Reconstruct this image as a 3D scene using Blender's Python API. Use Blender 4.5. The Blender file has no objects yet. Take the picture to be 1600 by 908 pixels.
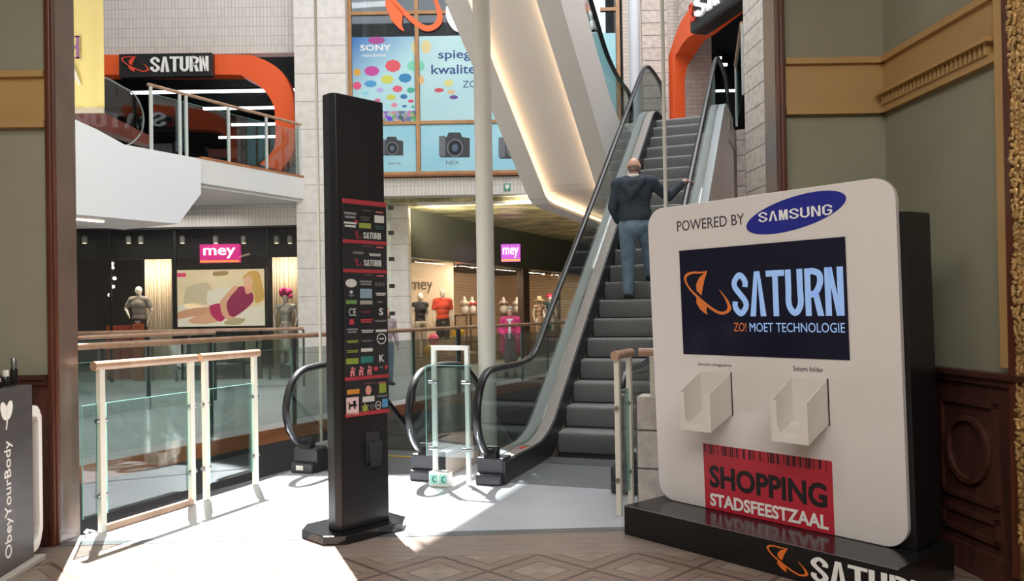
import bpy, bmesh, math, random
from mathutils import Vector, Matrix
random.seed(7)
sc = bpy.context.scene
COL = sc.collection
PI = math.pi

# ------------------------------------------------------------------ camera
EYE = 1.55
FPX, SHIFT = 1250.0, 24.0
cam_d = bpy.data.cameras.new('camera')
cam = bpy.data.objects.new('camera', cam_d)
COL.objects.link(cam)
cam_d.sensor_width = 36.0
cam_d.lens = FPX / 1600.0 * 36.0
cam_d.shift_y = SHIFT / 1600.0
cam_d.clip_start = 0.05
cam_d.clip_end = 200
CR = Matrix.Rotation(math.radians(90.4), 3, 'X') @ Matrix.Rotation(math.radians(-0.95), 3, 'Z')
cam.matrix_world = Matrix.Translation((0, 0, EYE)) @ CR.to_4x4()
sc.camera = cam

# ------------------------------------------------------------------ light
w = bpy.data.worlds.new('world')
sc.world = w
w.use_nodes = True
bg = w.node_tree.nodes['Background']
bg.inputs[0].default_value = (0.80, 0.90, 1.0, 1)
bg.inputs[1].default_value = 1.0

def lamp(name, kind, loc, energy, color=(1, 1, 1), size=1.0, size_y=None, rot=(0, 0, 0), spread=None):
    d = bpy.data.lights.new(name, kind)
    d.energy = energy
    d.color = color
    if kind == 'AREA':
        d.size = size
        if size_y:
            d.shape = 'RECTANGLE'
            d.size_y = size_y
        if spread:
            d.spread = spread
    elif kind in ('POINT', 'SPOT'):
        d.shadow_soft_size = size
    o = bpy.data.objects.new(name, d)
    COL.objects.link(o)
    o.location = loc
    o.rotation_euler = rot
    return o

sun = lamp('sun', 'SUN', (-5, 14, 16), 34.0, (1.0, 0.97, 0.94))
sun.data.angle = math.radians(0.6)
sun.rotation_euler = Vector((0.27, -0.66, -1.22)).to_track_quat('-Z', 'Y').to_euler()

ROOF = 12.5
lamp('atrium_fill_lamp', 'AREA', (-5.0, 13.2, ROOF - 0.15), 420, (0.92, 0.96, 1.0), 9, 9)  # added fill below the unseen roof, standing in for skylight panels
lamp('atrium_fill_lamp', 'AREA', (3.4, 11.5, ROOF - 0.15), 1350, (0.95, 0.97, 1.0), 6, 9)  # added fill for the right side, where the roof is closed
lamp('hall_fill_lamp', 'AREA', (0.2, -1.2, 5.3), 430, (1.0, 0.965, 0.93), 5, 3)  # unseen area lights added to set the hall's ambient level
lamp('hall_fill_lamp', 'AREA', (-1.6, 2.6, 5.3), 80, (1.0, 0.965, 0.93), 2, 2)
lamp('balcony_fill_lamp', 'AREA', (-8.0, 18.2, 4.0), 45, (1.0, 0.96, 0.9), 3, 1.2)  # added fill to brighten the gallery floor, no fitting modelled
lamp('lower_level_fill_lamp', 'AREA', (-3.0, 13.0, -0.9), 220, (1.0, 0.97, 0.94), 3, 6)  # added fill to lift the lower level, no fitting modelled

sc.view_settings.view_transform = 'Standard'
sc.view_settings.look = 'None'
sc.view_settings.exposure = 0.0
sc.view_settings.gamma = 1.0
sc.view_settings.use_curve_mapping = False
sc.cycles.max_bounces = 7
sc.cycles.diffuse_bounces = 4
sc.cycles.glossy_bounces = 3
sc.cycles.transmission_bounces = 4
sc.cycles.transparent_max_bounces = 20
sc.cycles.caustics_reflective = False
sc.cycles.caustics_refractive = False
sc.cycles.sample_clamp_indirect = 6.0

# ------------------------------------------------------------------ geometry of the view: pixel -> ray
def ray(px, py):
    return CR @ Vector(((px - 800) / FPX, -(py - 454 - SHIFT) / FPX, -1.0))

def at(px, py, y):
    d = ray(px, py)
    return Vector((0, 0, EYE)) + d * (y / d.y)

class Frame:
    """a plane in the place: origin, a = along, up, n = a x up (towards the viewer)"""
    def __init__(self, o, a, up=(0, 0, 1)):
        self.o = Vector(o)
        self.a = Vector(a).normalized()
        self.u = Vector(up).normalized()
        self.n = self.a.cross(self.u)
    def uv(self, px, py, d=0.0):
        r = ray(px, py)
        c = Vector((0, 0, EYE))
        o = self.o + self.n * d
        t = (o - c).dot(self.n) / r.dot(self.n)
        p = c + r * t - o
        return p.dot(self.a), p.dot(self.u)
    def pt(self, s, t, d=0.0):
        return self.o + self.a * s + self.u * t + self.n * d

WORLD = Frame((0, 0, 0), (1, 0, 0))

# ------------------------------------------------------------------ materials
def lin(c):
    if isinstance(c, str):
        c = c.lstrip('#')
        c = [int(c[i:i + 2], 16) / 255 for i in (0, 2, 4)]
    return tuple(x / 12.92 if x <= 0.04045 else ((x + 0.055) / 1.055) ** 2.4 for x in c) + (1,)

MATS = {}
def mat(name, col='#808080', rough=0.5, metal=0.0, spec=0.5, emit=0.0, ecol=None, var=0.0, vscale=3.0, bump=0.0, bscale=40.0, coat=0.0, col2=None):
    if name in MATS:
        return MATS[name]
    m = bpy.data.materials.new(name)
    m.use_nodes = True
    nt = m.node_tree
    b = nt.nodes['Principled BSDF']
    b.inputs['Base Color'].default_value = lin(col)
    b.inputs['Roughness'].default_value = rough
    b.inputs['Metallic'].default_value = metal
    b.inputs['Specular IOR Level'].default_value = spec
    b.inputs['Coat Weight'].default_value = coat
    if emit:
        b.inputs['Emission Color'].default_value = lin(ecol or col)
        b.inputs['Emission Strength'].default_value = emit
    if var or col2:
        tc = nt.nodes.new('ShaderNodeTexCoord')
        n = nt.nodes.new('ShaderNodeTexNoise')
        n.inputs['Scale'].default_value = vscale
        n.inputs['Detail'].default_value = 5
        r = nt.nodes.new('ShaderNodeValToRGB')
        c = lin(col)
        r.color_ramp.elements[0].position = 0.35
        r.color_ramp.elements[1].position = 0.65
        r.color_ramp.elements[0].color = tuple(x * (1 - var) for x in c[:3]) + (1,)
        r.color_ramp.elements[1].color = lin(col2) if col2 else tuple(min(1, x * (1 + var)) for x in c[:3]) + (1,)
        nt.links.new(tc.outputs['Object'], n.inputs['Vector'])
        nt.links.new(n.outputs['Fac'], r.inputs[0])
        nt.links.new(r.outputs[0], b.inputs['Base Color'])
    if bump:
        tc = nt.nodes.new('ShaderNodeTexCoord')
        n = nt.nodes.new('ShaderNodeTexNoise')
        n.inputs['Scale'].default_value = bscale
        n.inputs['Detail'].default_value = 4
        bp = nt.nodes.new('ShaderNodeBump')
        bp.inputs['Strength'].default_value = bump
        bp.inputs['Distance'].default_value = 0.02
        nt.links.new(tc.outputs['Object'], n.inputs['Vector'])
        nt.links.new(n.outputs['Fac'], bp.inputs['Height'])
        nt.links.new(bp.outputs[0], b.inputs['Normal'])
    MATS[name] = m
    return m

def glass(name, tint=(0.90, 0.96, 0.945), refl=0.05, film=0.0, filmcol='#c8d6d4'):
    """architectural pane: tinted see-through plus a Fresnel reflection"""
    if name in MATS:
        return MATS[name]
    m = bpy.data.materials.new(name)
    m.use_nodes = True
    nt = m.node_tree
    nt.nodes.clear()
    out = nt.nodes.new('ShaderNodeOutputMaterial')
    tr = nt.nodes.new('ShaderNodeBsdfTransparent')
    tr.inputs[0].default_value = tint + (1,)
    gl = nt.nodes.new('ShaderNodeBsdfGlossy')
    gl.inputs['Roughness'].default_value = 0.02
    fr = nt.nodes.new('ShaderNodeLayerWeight')
    fr.inputs['Blend'].default_value = 0.25
    mp = nt.nodes.new('ShaderNodeMath')
    mp.operation = 'MULTIPLY_ADD'
    mp.inputs[1].default_value = 0.5
    mp.inputs[2].default_value = refl
    mp.use_clamp = True
    mx = nt.nodes.new('ShaderNodeMixShader')
    nt.links.new(fr.outputs['Fresnel'], mp.inputs[0])
    nt.links.new(mp.outputs[0], mx.inputs[0])
    last = tr.outputs[0]
    if film:
        df = nt.nodes.new('ShaderNodeBsdfDiffuse')
        df.inputs[0].default_value = lin(filmcol)
        m2 = nt.nodes.new('ShaderNodeMixShader')
        m2.inputs[0].default_value = film
        nt.links.new(last, m2.inputs[1])
        nt.links.new(df.outputs[0], m2.inputs[2])
        last = m2.outputs[0]
    nt.links.new(last, mx.inputs[1])
    nt.links.new(gl.outputs[0], mx.inputs[2])
    nt.links.new(mx.outputs[0], out.inputs[0])
    MATS[name] = m
    return m

def brick(name, c1, c2, mortar, bw, bh, ms=0.006, offset=0.5, rough=0.6, bump=0.3, noise=0.0, nscale=8.0):
    if name in MATS:
        return MATS[name]
    m = bpy.data.materials.new(name)
    m.use_nodes = True
    nt = m.node_tree
    b = nt.nodes['Principled BSDF']
    b.inputs['Roughness'].default_value = rough
    uvn = nt.nodes.new('ShaderNodeTexCoord')
    br = nt.nodes.new('ShaderNodeTexBrick')
    br.offset = offset
    br.inputs['Color1'].default_value = lin(c1)
    br.inputs['Color2'].default_value = lin(c2)
    br.inputs['Mortar'].default_value = lin(mortar)
    br.inputs['Scale'].default_value = 1.0
    br.inputs['Brick Width'].default_value = bw
    br.inputs['Row Height'].default_value = bh
    br.inputs['Mortar Size'].default_value = ms
    nt.links.new(uvn.outputs['UV'], br.inputs['Vector'])
    c = br.outputs['Color']
    if noise:
        n = nt.nodes.new('ShaderNodeTexNoise')
        n.inputs['Scale'].default_value = nscale
        n.inputs['Detail'].default_value = 8
        mx = nt.nodes.new('ShaderNodeMixRGB')
        mx.blend_type = 'MULTIPLY'
        mx.inputs[0].default_value = noise
        rp = nt.nodes.new('ShaderNodeValToRGB')
        rp.color_ramp.elements[0].color = (0.35, 0.32, 0.3, 1)
        rp.color_ramp.elements[0].position = 0.35
        rp.color_ramp.elements[1].position = 0.6
        nt.links.new(uvn.outputs['UV'], n.inputs['Vector'])
        nt.links.new(n.outputs['Fac'], rp.inputs[0])
        nt.links.new(c, mx.inputs[1])
        nt.links.new(rp.outputs[0], mx.inputs[2])
        c = mx.outputs[0]
    nt.links.new(c, b.inputs['Base Color'])
    if bump:
        bp = nt.nodes.new('ShaderNodeBump')
        bp.inputs['Strength'].default_value = bump
        bp.inputs['Distance'].default_value = 0.01
        bp.invert = True
        nt.links.new(br.outputs['Fac'], bp.inputs['Height'])
        nt.links.new(bp.outputs[0], b.inputs['Normal'])
    MATS[name] = m
    return m

def wood(name, c1, c2, rough=0.35, stretch=(1, 1, 12), scale=6.0, coat=0.0):
    if name in MATS:
        return MATS[name]
    m = bpy.data.materials.new(name)
    m.use_nodes = True
    nt = m.node_tree
    b = nt.nodes['Principled BSDF']
    b.inputs['Roughness'].default_value = rough
    b.inputs['Coat Weight'].default_value = coat
    tc = nt.nodes.new('ShaderNodeTexCoord')
    mpn = nt.nodes.new('ShaderNodeMapping')
    mpn.inputs['Scale'].default_value = [1.0 / s * 3 for s in stretch]
    n = nt.nodes.new('ShaderNodeTexNoise')
    n.inputs['Scale'].default_value = scale
    n.inputs['Detail'].default_value = 6
    n.inputs['Distortion'].default_value = 0.6
    r = nt.nodes.new('ShaderNodeValToRGB')
    r.color_ramp.elements[0].color = lin(c1)
    r.color_ramp.elements[1].color = lin(c2)
    r.color_ramp.elements[0].position = 0.3
    r.color_ramp.elements[1].position = 0.7
    nt.links.new(tc.outputs['Object'], mpn.inputs[0])
    nt.links.new(mpn.outputs[0], n.inputs['Vector'])
    nt.links.new(n.outputs['Fac'], r.inputs[0])
    nt.links.new(r.outputs[0], b.inputs['Base Color'])
    MATS[name] = m
    return m

def parquet():
    m = bpy.data.materials.new('parquet')
    m.use_nodes = True
    nt = m.node_tree
    N, L = nt.nodes, nt.links
    b = N['Principled BSDF']
    b.inputs['Roughness'].default_value = 0.38
    tc = N.new('ShaderNodeTexCoord')
    sep = N.new('ShaderNodeSeparateXYZ')
    L.new(tc.outputs['Object'], sep.inputs[0])
    def M(op, a, c=None, k=None):
        n = N.new('ShaderNodeMath')
        n.operation = op
        for i, v in enumerate((a, c, k)):
            if v is None:
                continue
            if isinstance(v, (int, float)):
                n.inputs[i].default_value = v
            else:
                L.new(v, n.inputs[i])
        return n.outputs[0]
    x, y = sep.outputs[0], sep.outputs[1]
    p = M('ADD', x, y)
    q = M('SUBTRACT', x, y)
    cell = 0.62
    fp = M('FRACT', M('DIVIDE', M('ADD', p, 40.02), cell))
    fq = M('FRACT', M('DIVIDE', M('ADD', q, 40.3), cell))
    dp = M('ABSOLUTE', M('SUBTRACT', fp, 0.5))
    dq = M('ABSOLUTE', M('SUBTRACT', fq, 0.5))
    mxd = M('MAXIMUM', dp, dq)
    frame = M('GREATER_THAN', mxd, 0.47)
    ring = M('MULTIPLY', M('GREATER_THAN', mxd, 0.27), M('LESS_THAN', mxd, 0.31))
    band = M('GREATER_THAN', mxd, 0.31)
    quad = M('GREATER_THAN', M('MULTIPLY', M('SUBTRACT', fp, 0.5), M('SUBTRACT', fq, 0.5)), 0.0)
    # straight border strips beside the threshold
    border = M('GREATER_THAN', y, 5.1)
    noi = N.new('ShaderNodeTexNoise')
    noi.inputs['Scale'].default_value = 5
    noi.inputs['Detail'].default_value = 6
    mp = N.new('ShaderNodeMapping')
    mp.inputs['Scale'].default_value = (1, 6, 1)
    mp.inputs['Rotation'].default_value = (0, 0, PI / 4)
    L.new(tc.outputs['Object'], mp.inputs[0])
    L.new(mp.outputs[0], noi.inputs['Vector'])
    def mix(f, a, c):
        n = N.new('ShaderNodeMixRGB')
        if isinstance(f, float):
            n.inputs[0].default_value = f
        else:
            L.new(f, n.inputs[0])
        for i, v in ((1, a), (2, c)):
            if isinstance(v, str):
                n.inputs[i].default_value = lin(v)
            else:
                L.new(v, n.inputs[i])
        return n.outputs[0]
    base = mix(quad, '#86766a', '#8f8074')
    base = mix(band, base, '#806e63')
    base = mix(ring, base, '#6d5a50')
    base = mix(frame, base, '#5b483f')
    row = M('FRACT', M('MULTIPLY', y, 9.0))
    bord = mix(M('GREATER_THAN', row, 0.93), '#887970', '#6d5e56')
    base = mix(border, base, bord)
    n2 = N.new('ShaderNodeMixRGB')
    n2.blend_type = 'OVERLAY'
    n2.inputs[0].default_value = 0.35
    L.new(base, n2.inputs[1])
    L.new(noi.outputs['Fac'], n2.inputs[2])
    L.new(n2.outputs[0], b.inputs['Base Color'])
    return m

def curtain(name, c1, c2, scale=9.0):
    m = bpy.data.materials.new(name)
    m.use_nodes = True
    b = m.node_tree.nodes['Principled BSDF']
    b.inputs['Base Color'].default_value = lin(c1)
    b.inputs['Roughness'].default_value = 0.9
    return m

def goldceil():
    m = bpy.data.materials.new('gold_mesh_ceiling')
    m.use_nodes = True
    nt = m.node_tree
    b = nt.nodes['Principled BSDF']
    b.inputs['Roughness'].default_value = 0.4
    b.inputs['Metallic'].default_value = 0.3
    tc = nt.nodes.new('ShaderNodeTexCoord')
    mp = nt.nodes.new('ShaderNodeMapping')
    mp.inputs['Scale'].default_value = (0.7, 1.2, 1)
    n = nt.nodes.new('ShaderNodeTexNoise')
    n.inputs['Scale'].default_value = 1.6
    n.inputs['Detail'].default_value = 8
    n.inputs['Roughness'].default_value = 0.7
    r = nt.nodes.new('ShaderNodeValToRGB')
    r.color_ramp.elements[0].color = lin('#7d7852')
    r.color_ramp.elements[1].color = lin('#f0e6b4')
    r.color_ramp.elements[0].position = 0.4
    r.color_ramp.elements[1].position = 0.62
    nt.links.new(tc.outputs['Object'], mp.inputs[0])
    nt.links.new(mp.outputs[0], n.inputs['Vector'])
    nt.links.new(n.outputs['Fac'], r.inputs[0])
    nt.links.new(r.outputs[0], b.inputs['Base Color'])
    MATS['gold_mesh_ceiling'] = m
    return m

def sky_print():
    """printed sky: deep blue in one corner of the sheet, pale at the other"""
    m = bpy.data.materials.new('poster_umbrella_sky')
    m.use_nodes = True
    nt = m.node_tree
    b = nt.nodes['Principled BSDF']
    b.inputs['Roughness'].default_value = 0.55
    tc = nt.nodes.new('ShaderNodeTexCoord')
    dp = nt.nodes.new('ShaderNodeVectorMath')
    dp.operation = 'DOT_PRODUCT'
    dp.inputs[1].default_value = (0.32, 0, -0.42)
    ad = nt.nodes.new('ShaderNodeMath')
    ad.inputs[1].default_value = 0.80
    r_ = nt.nodes.new('ShaderNodeValToRGB')
    r_.color_ramp.elements[0].color = lin('#3f78bd')
    r_.color_ramp.elements[1].color = lin('#b4dde4')
    r_.color_ramp.elements[1].position = 0.62
    nt.links.new(tc.outputs['Object'], dp.inputs[0])
    nt.links.new(dp.outputs['Value'], ad.inputs[0])
    nt.links.new(ad.outputs[0], r_.inputs[0])
    nt.links.new(r_.outputs[0], b.inputs['Base Color'])
    return m

def crowd_mat():
    m = bpy.data.materials.new('printed_crowd')
    m.use_nodes = True
    nt = m.node_tree
    b = nt.nodes['Principled BSDF']
    b.inputs['Roughness'].default_value = 0.6
    tc = nt.nodes.new('ShaderNodeTexCoord')
    v = nt.nodes.new('ShaderNodeTexVoronoi')
    v.inputs['Scale'].default_value = 11
    mx = nt.nodes.new('ShaderNodeMixRGB')
    mx.inputs[0].default_value = 0.35
    mx.inputs[2].default_value = lin('#3c5a8c')
    nt.links.new(tc.outputs['Object'], v.inputs['Vector'])
    nt.links.new(v.outputs['Color'], mx.inputs[1])
    nt.links.new(mx.outputs[0], b.inputs['Base Color'])
    return m

# ------------------------------------------------------------------ mesh helpers
class MB:
    def __init__(self, frame=None):
        self.v, self.f, self.fr = [], [], frame or WORLD
    def P(self, s, t, d):
        return self.fr.pt(s, t, d)
    def _add(self, vs, fs):
        k = len(self.v)
        self.v += [Vector(p) for p in vs]
        self.f += [tuple(i + k for i in f) for f in fs]
        return self
    def box(self, s0, s1, t0, t1, d0, d1):
        vs = [self.P(s, t, d) for d in (d0, d1) for t in (t0, t1) for s in (s0, s1)]
        return self._add(vs, [(0, 1, 3, 2), (4, 6, 7, 5), (0, 2, 6, 4), (1, 5, 7, 3), (0, 4, 5, 1), (2, 3, 7, 6)])
    def wbox(self, x0, x1, y0, y1, z0, z1):
        vs = [(x, y, z) for y in (y0, y1) for z in (z0, z1) for x in (x0, x1)]
        return self._add(vs, [(0, 1, 3, 2), (4, 6, 7, 5), (0, 2, 6, 4), (1, 5, 7, 3), (0, 4, 5, 1), (2, 3, 7, 6)])
    def prism(self, pts, d0, d1):
        """polygon given in (s,t) of the frame, from d0 to d1"""
        n = len(pts)
        vs = [self.P(s, t, d0) for s, t in pts] + [self.P(s, t, d1) for s, t in pts]
        fs = [tuple(range(n))[::-1], tuple(range(n, 2 * n))]
        fs += [(i, (i + 1) % n, (i + 1) % n + n, i + n) for i in range(n)]
        return self._add(vs, fs)
    def slab(self, pts, z0, z1):
        n = len(pts)
        vs = [(p[0], p[1], z0) for p in pts] + [(p[0], p[1], z1) for p in pts]
        fs = [tuple(range(n))[::-1], tuple(range(n, 2 * n))]
        fs += [(i, (i + 1) % n, (i + 1) % n + n, i + n) for i in range(n)]
        return self._add(vs, fs)
    def strip(self, top, bot, d0, d1):
        """band between two polylines of equal length in (s,t), from d0 to d1"""
        n = len(top)
        vs = []
        for d in (d0, d1):
            vs += [self.P(s, t, d) for s, t in top] + [self.P(s, t, d) for s, t in bot]
        fs = []
        for i in range(n - 1):
            fs += [(i, i + 1, n + i + 1, n + i), (2 * n + i, 3 * n + i, 3 * n + i + 1, 2 * n + i + 1),
                   (i, 2 * n + i, 2 * n + i + 1, i + 1), (n + i, n + i + 1, 3 * n + i + 1, 3 * n + i)]
        fs += [(0, n, 3 * n, 2 * n), (n - 1, 3 * n - 1, 4 * n - 1, 2 * n - 1)]
        return self._add(vs, fs)
    def tube(self, pts, r, seg=10, rz=None, side=None, caps=True):
        """round or flattened tube along points; side = fixed sideways vector"""
        pts = [Vector(p) for p in pts]
        n = len(pts)
        rr = r if isinstance(r, (list, tuple)) else [r] * n
        vs = []
        for i, p in enumerate(pts):
            t = (pts[min(i + 1, n - 1)] - pts[max(i - 1, 0)]).normalized()
            if side is not None:
                x = Vector(side).normalized()
                y = t.cross(x).normalized()
            else:
                ref = Vector((0, 0, 1)) if abs(t.z) < 0.9 else Vector((1, 0, 0))
                x = t.cross(ref).normalized()
                y = t.cross(x).normalized()
            ry = rz if rz else rr[i]
            for k in range(seg):
                a = 2 * PI * k / seg
                vs.append(p + x * (math.cos(a) * rr[i]) + y * (math.sin(a) * ry))
        fs = []
        for i in range(n - 1):
            for k in range(seg):
                a, b = i * seg + k, i * seg + (k + 1) % seg
                fs.append((a, b, b + seg, a + seg))
        if caps:
            fs += [tuple(range(seg))[::-1], tuple(range((n - 1) * seg, n * seg))]
        return self._add(vs, fs)
    def ball(self, c, r, seg=12, rings=8, rot=None):
        c = Vector(c)
        r = Vector(r) if isinstance(r, (tuple, list, Vector)) else Vector((r, r, r))
        vs = []
        for j in range(rings + 1):
            th = PI * j / rings
            for k in range(seg):
                a = 2 * PI * k / seg
                q = Vector((math.sin(th) * math.cos(a) * r.x, math.sin(th) * math.sin(a) * r.y, math.cos(th) * r.z))
                if rot:
                    q = rot @ q
                vs.append(c + q)
        fs = []
        for j in range(rings):
            for k in range(seg):
                a, b = j * seg + k, j * seg + (k + 1) % seg
                if j == 0:
                    fs.append((a, a + seg, b + seg))
                elif j == rings - 1:
                    fs.append((a, a + seg, b))
                else:
                    fs.append((a, a + seg, b + seg, b))
        return self._add(vs, fs)
    def lathe(self, c, prof, seg=20):
        """prof: list of (radius, z) around a vertical axis at c"""
        c = Vector(c)
        vs = [c + Vector((math.cos(2 * PI * k / seg) * r, math.sin(2 * PI * k / seg) * r, z)) for r, z in prof for k in range(seg)]
        n = len(prof)
        fs = [(i * seg + k, i * seg + (k + 1) % seg, (i + 1) * seg + (k + 1) % seg, (i + 1) * seg + k) for i in range(n - 1) for k in range(seg)]
        fs += [tuple(range(seg))[::-1], tuple(range((n - 1) * seg, n * seg))]
        return self._add(vs, fs)
    def ell(self, s, t, rs, rt, d0, d1, tilt=0.0, seg=28):
        c, n = math.cos(tilt), math.sin(tilt)
        return self.prism([(s + rs * math.cos(a) * c - rt * math.sin(a) * n, t + rs * math.cos(a) * n + rt * math.sin(a) * c)
                           for a in [2 * PI * k / seg for k in range(seg)]], d0, d1)
    def text(self, body, s0, s1, t0, t1, d0, d1, bold=0.0, vertical=False):
        """lettering fitted to the rectangle s0..s1, t0..t1 of the frame"""
        if body in ('SΛTURN', 'SΛMSUNG'):
            return self.block(body, s0, s1, t0, t1, d0, d1)
        vs, fs = glyphs(body, bold)
        if vertical:
            g = lambda x, y: (s1 - (s1 - s0) * y, t0 + (t1 - t0) * x)
        else:
            g = lambda x, y: (s0 + (s1 - s0) * x, t0 + (t1 - t0) * y)
        return self._add([self.P(*g(p[0], p[1]), d0 + (d1 - d0) * p[2]) for p in vs], fs)
    def block(self, body, s0, s1, t0, t1, d0, d1):
        """heavy condensed capitals drawn as strokes (letter 0.40 wide, 1 high)"""
        W_, gap = (0.40, 0.045) if body == 'SΛTURN' else (0.52, 0.11)
        h = 0.066 if body == 'SΛTURN' else 0.062
        n = len(body)
        tot = n * W_ + (n - 1) * gap
        for i, ch in enumerate(body):
            x0 = i * (W_ + gap)
            g = lambda p: (s0 + (s1 - s0) * (x0 + p[0]) / tot, t0 + (t1 - t0) * p[1])
            poly = lambda pts: self.prism([g(p) for p in pts], d0, d1)
            def stroke(pts, k=5, hh=h):
                c = smooth_path(pts, k)
                a, b = [], []
                for j, p in enumerate(c):
                    q, r = Vector(c[max(j - 1, 0)]), Vector(c[min(j + 1, len(c) - 1)])
                    t = (r - q).normalized()
                    a.append(g((p[0] - t.y * hh, p[1] + t.x * hh)))
                    b.append(g((p[0] + t.y * hh, p[1] - t.x * hh)))
                self.strip(a, b, d0, d1)
            e, w = h, W_
            if ch == 'S':
                stroke([(w - e, .66), (w - e, .80), (w * .5, 1 - e), (e, .80), (e * 1.1, .66), (w * .5, .50), (w - e * 1.1, .34), (w - e, .20), (w * .5, e), (e, .20), (e, .34)])
            elif ch == 'Λ':
                k = 2.1 * h
                poly([(0, 0), (k, 0), (w * .5 + .01, .86), (w * .5 + k * .5, 1), (w * .5 - k * .5, 1)])
                poly([(w - k, 0), (w, 0), (w * .5 + k * .5, 1), (w * .5 + .01, .86)])
            elif ch == 'T':
                poly([(-.02, 1 - 2 * h), (w + .02, 1 - 2 * h), (w + .02, 1), (-.02, 1)])
                poly([(w / 2 - h, 0), (w / 2 + h, 0), (w / 2 + h, 1 - 2 * h), (w / 2 - h, 1 - 2 * h)])
            elif ch == 'U':
                stroke([(e, 1), (e, .6), (e, .24), (w * .5, e), (w - e, .24), (w - e, .6), (w - e, 1)])
            elif ch == 'R':
                poly([(0, 0), (2 * h, 0), (2 * h, 1), (0, 1)])
                stroke([(h * 1.5, 1 - e), (w * .5, 1 - e), (w - e, .86), (w - e, .66), (w * .55, .47), (h * 1.5, .46)])
                poly([(w * .42, .50), (w * .72, .54), (w + .01, 0), (w - 2 * h, 0)])
            elif ch == 'N':
                poly([(0, 0), (2 * h, 0), (2 * h, 1), (0, 1)])
                poly([(w - 2 * h, 0), (w, 0), (w, 1), (w - 2 * h, 1)])
                poly([(h, 1), (2 * h + .03, 1), (w - h, 0), (w - 2 * h - .03, 0)])
            elif ch == 'M':
                poly([(0, 0), (2 * h, 0), (2 * h, 1), (0, 1)])
                poly([(w - 2 * h, 0), (w, 0), (w, 1), (w - 2 * h, 1)])
                poly([(h, 1), (3 * h, 1), (w * .5 + h * .9, 0), (w * .5 - h * .9, 0)])
                poly([(w - 3 * h, 1), (w - h, 1), (w * .5 + h * .9, 0), (w * .5 - h * .9, 0)])
            elif ch == 'G':
                stroke([(w - e, .68), (w - e, .80), (w * .5, 1 - e), (e, .78), (e, .5), (e, .22), (w * .5, e), (w - e, .22), (w - e, .48)])
                poly([(w * .5, .40), (w - h, .40), (w - h, .54), (w * .5, .54)])
        return self
    def build(self, name, m, parent=None, smooth=False, bevel=0.0, uv=True, base=None, mods=()):
        me = bpy.data.meshes.new(name)
        if parent is not None:
            o0 = Vector(parent['_o'])
        elif base is not None:
            o0 = Vector(base)
        else:
            xs = [p.x for p in self.v]; ys = [p.y for p in self.v]
            o0 = Vector(((min(xs) + max(xs)) / 2, (min(ys) + max(ys)) / 2, min(p.z for p in self.v)))
        me.from_pydata([p - o0 for p in self.v], [], self.f)
        bm = bmesh.new()
        bm.from_mesh(me)
        bmesh.ops.recalc_face_normals(bm, faces=bm.faces)
        if uv:
            lay = bm.loops.layers.uv.new('UVMap')
            fr = self.fr
            for f in bm.faces:
                nn = (abs(f.normal.dot(fr.a)), abs(f.normal.dot(fr.u)), abs(f.normal.dot(fr.n)))
                k = nn.index(max(nn))
                for lp in f.loops:
                    p = lp.vert.co + o0 - fr.o
                    s, t, d = p.dot(fr.a), p.dot(fr.u), p.dot(fr.n)
                    lp[lay].uv = (s, t) if k == 2 else ((d, t) if k == 0 else (s, d))
        bm.to_mesh(me)
        bm.free()
        ob = bpy.data.objects.new(name, me)
        COL.objects.link(ob)
        me.materials.append(m)
        if parent is not None:
            ob.parent = parent
        else:
            ob.location = o0
        ob['_o'] = o0[:]
        if bevel:
            bv = ob.modifiers.new('bevel', 'BEVEL')
            bv.width = bevel
            bv.segments = 2
            bv.limit_method = 'ANGLE'
            bv.angle_limit = math.radians(40)
        if smooth:
            for p in me.polygons:
                p.use_smooth = True
            me.set_sharp_from_angle(angle=math.radians(40))
        return ob

GL = {}
def glyphs(body, bold):
    if (body, bold) in GL:
        return GL[(body, bold)]
    cu = bpy.data.curves.new('lettering', 'FONT')
    cu.body = body
    cu.size = 1
    cu.offset = bold
    cu.extrude = 0.05
    cu.resolution_u = 3
    o = bpy.data.objects.new('lettering', cu)
    COL.objects.link(o)
    dg = bpy.context.evaluated_depsgraph_get()
    dg.update()
    me = bpy.data.meshes.new_from_object(o.evaluated_get(dg))
    vs = [v.co.copy() for v in me.vertices]
    fs = [tuple(p.vertices) for p in me.polygons]
    bpy.data.objects.remove(o)
    bpy.data.curves.remove(cu)
    bpy.data.meshes.remove(me)
    x0, x1 = min(v.x for v in vs), max(v.x for v in vs)
    y0, y1 = min(v.y for v in vs), max(v.y for v in vs)
    vs = [((v.x - x0) / (x1 - x0), (v.y - y0) / (y1 - y0), 1.0 if v.z > 0 else 0.0) for v in vs]
    GL[(body, bold)] = (vs, fs)
    return vs, fs

def empty(name, base, label, cat, group=None):
    o = bpy.data.objects.new(name, None)
    COL.objects.link(o)
    o.location = base
    o['_o'] = tuple(base)
    o.empty_display_size = 0.1
    return tag(o, label, cat, group)

def tag(o, label, cat, group=None):
    o['label'] = label
    o['category'] = cat
    if group:
        o['group'] = group
    return o

def struct(o):
    o['kind'] = 'structure'
    return o

def copy_tree(src, loc, label=None):
    r = src.copy()
    COL.objects.link(r)
    r.location = loc
    if label:
        r['label'] = label
    for ch in list(src.children):
        c = ch.copy()
        COL.objects.link(c)
        c.parent = r
        for g in list(ch.children):
            e = g.copy()
            COL.objects.link(e)
            e.parent = c
    return r

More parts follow.
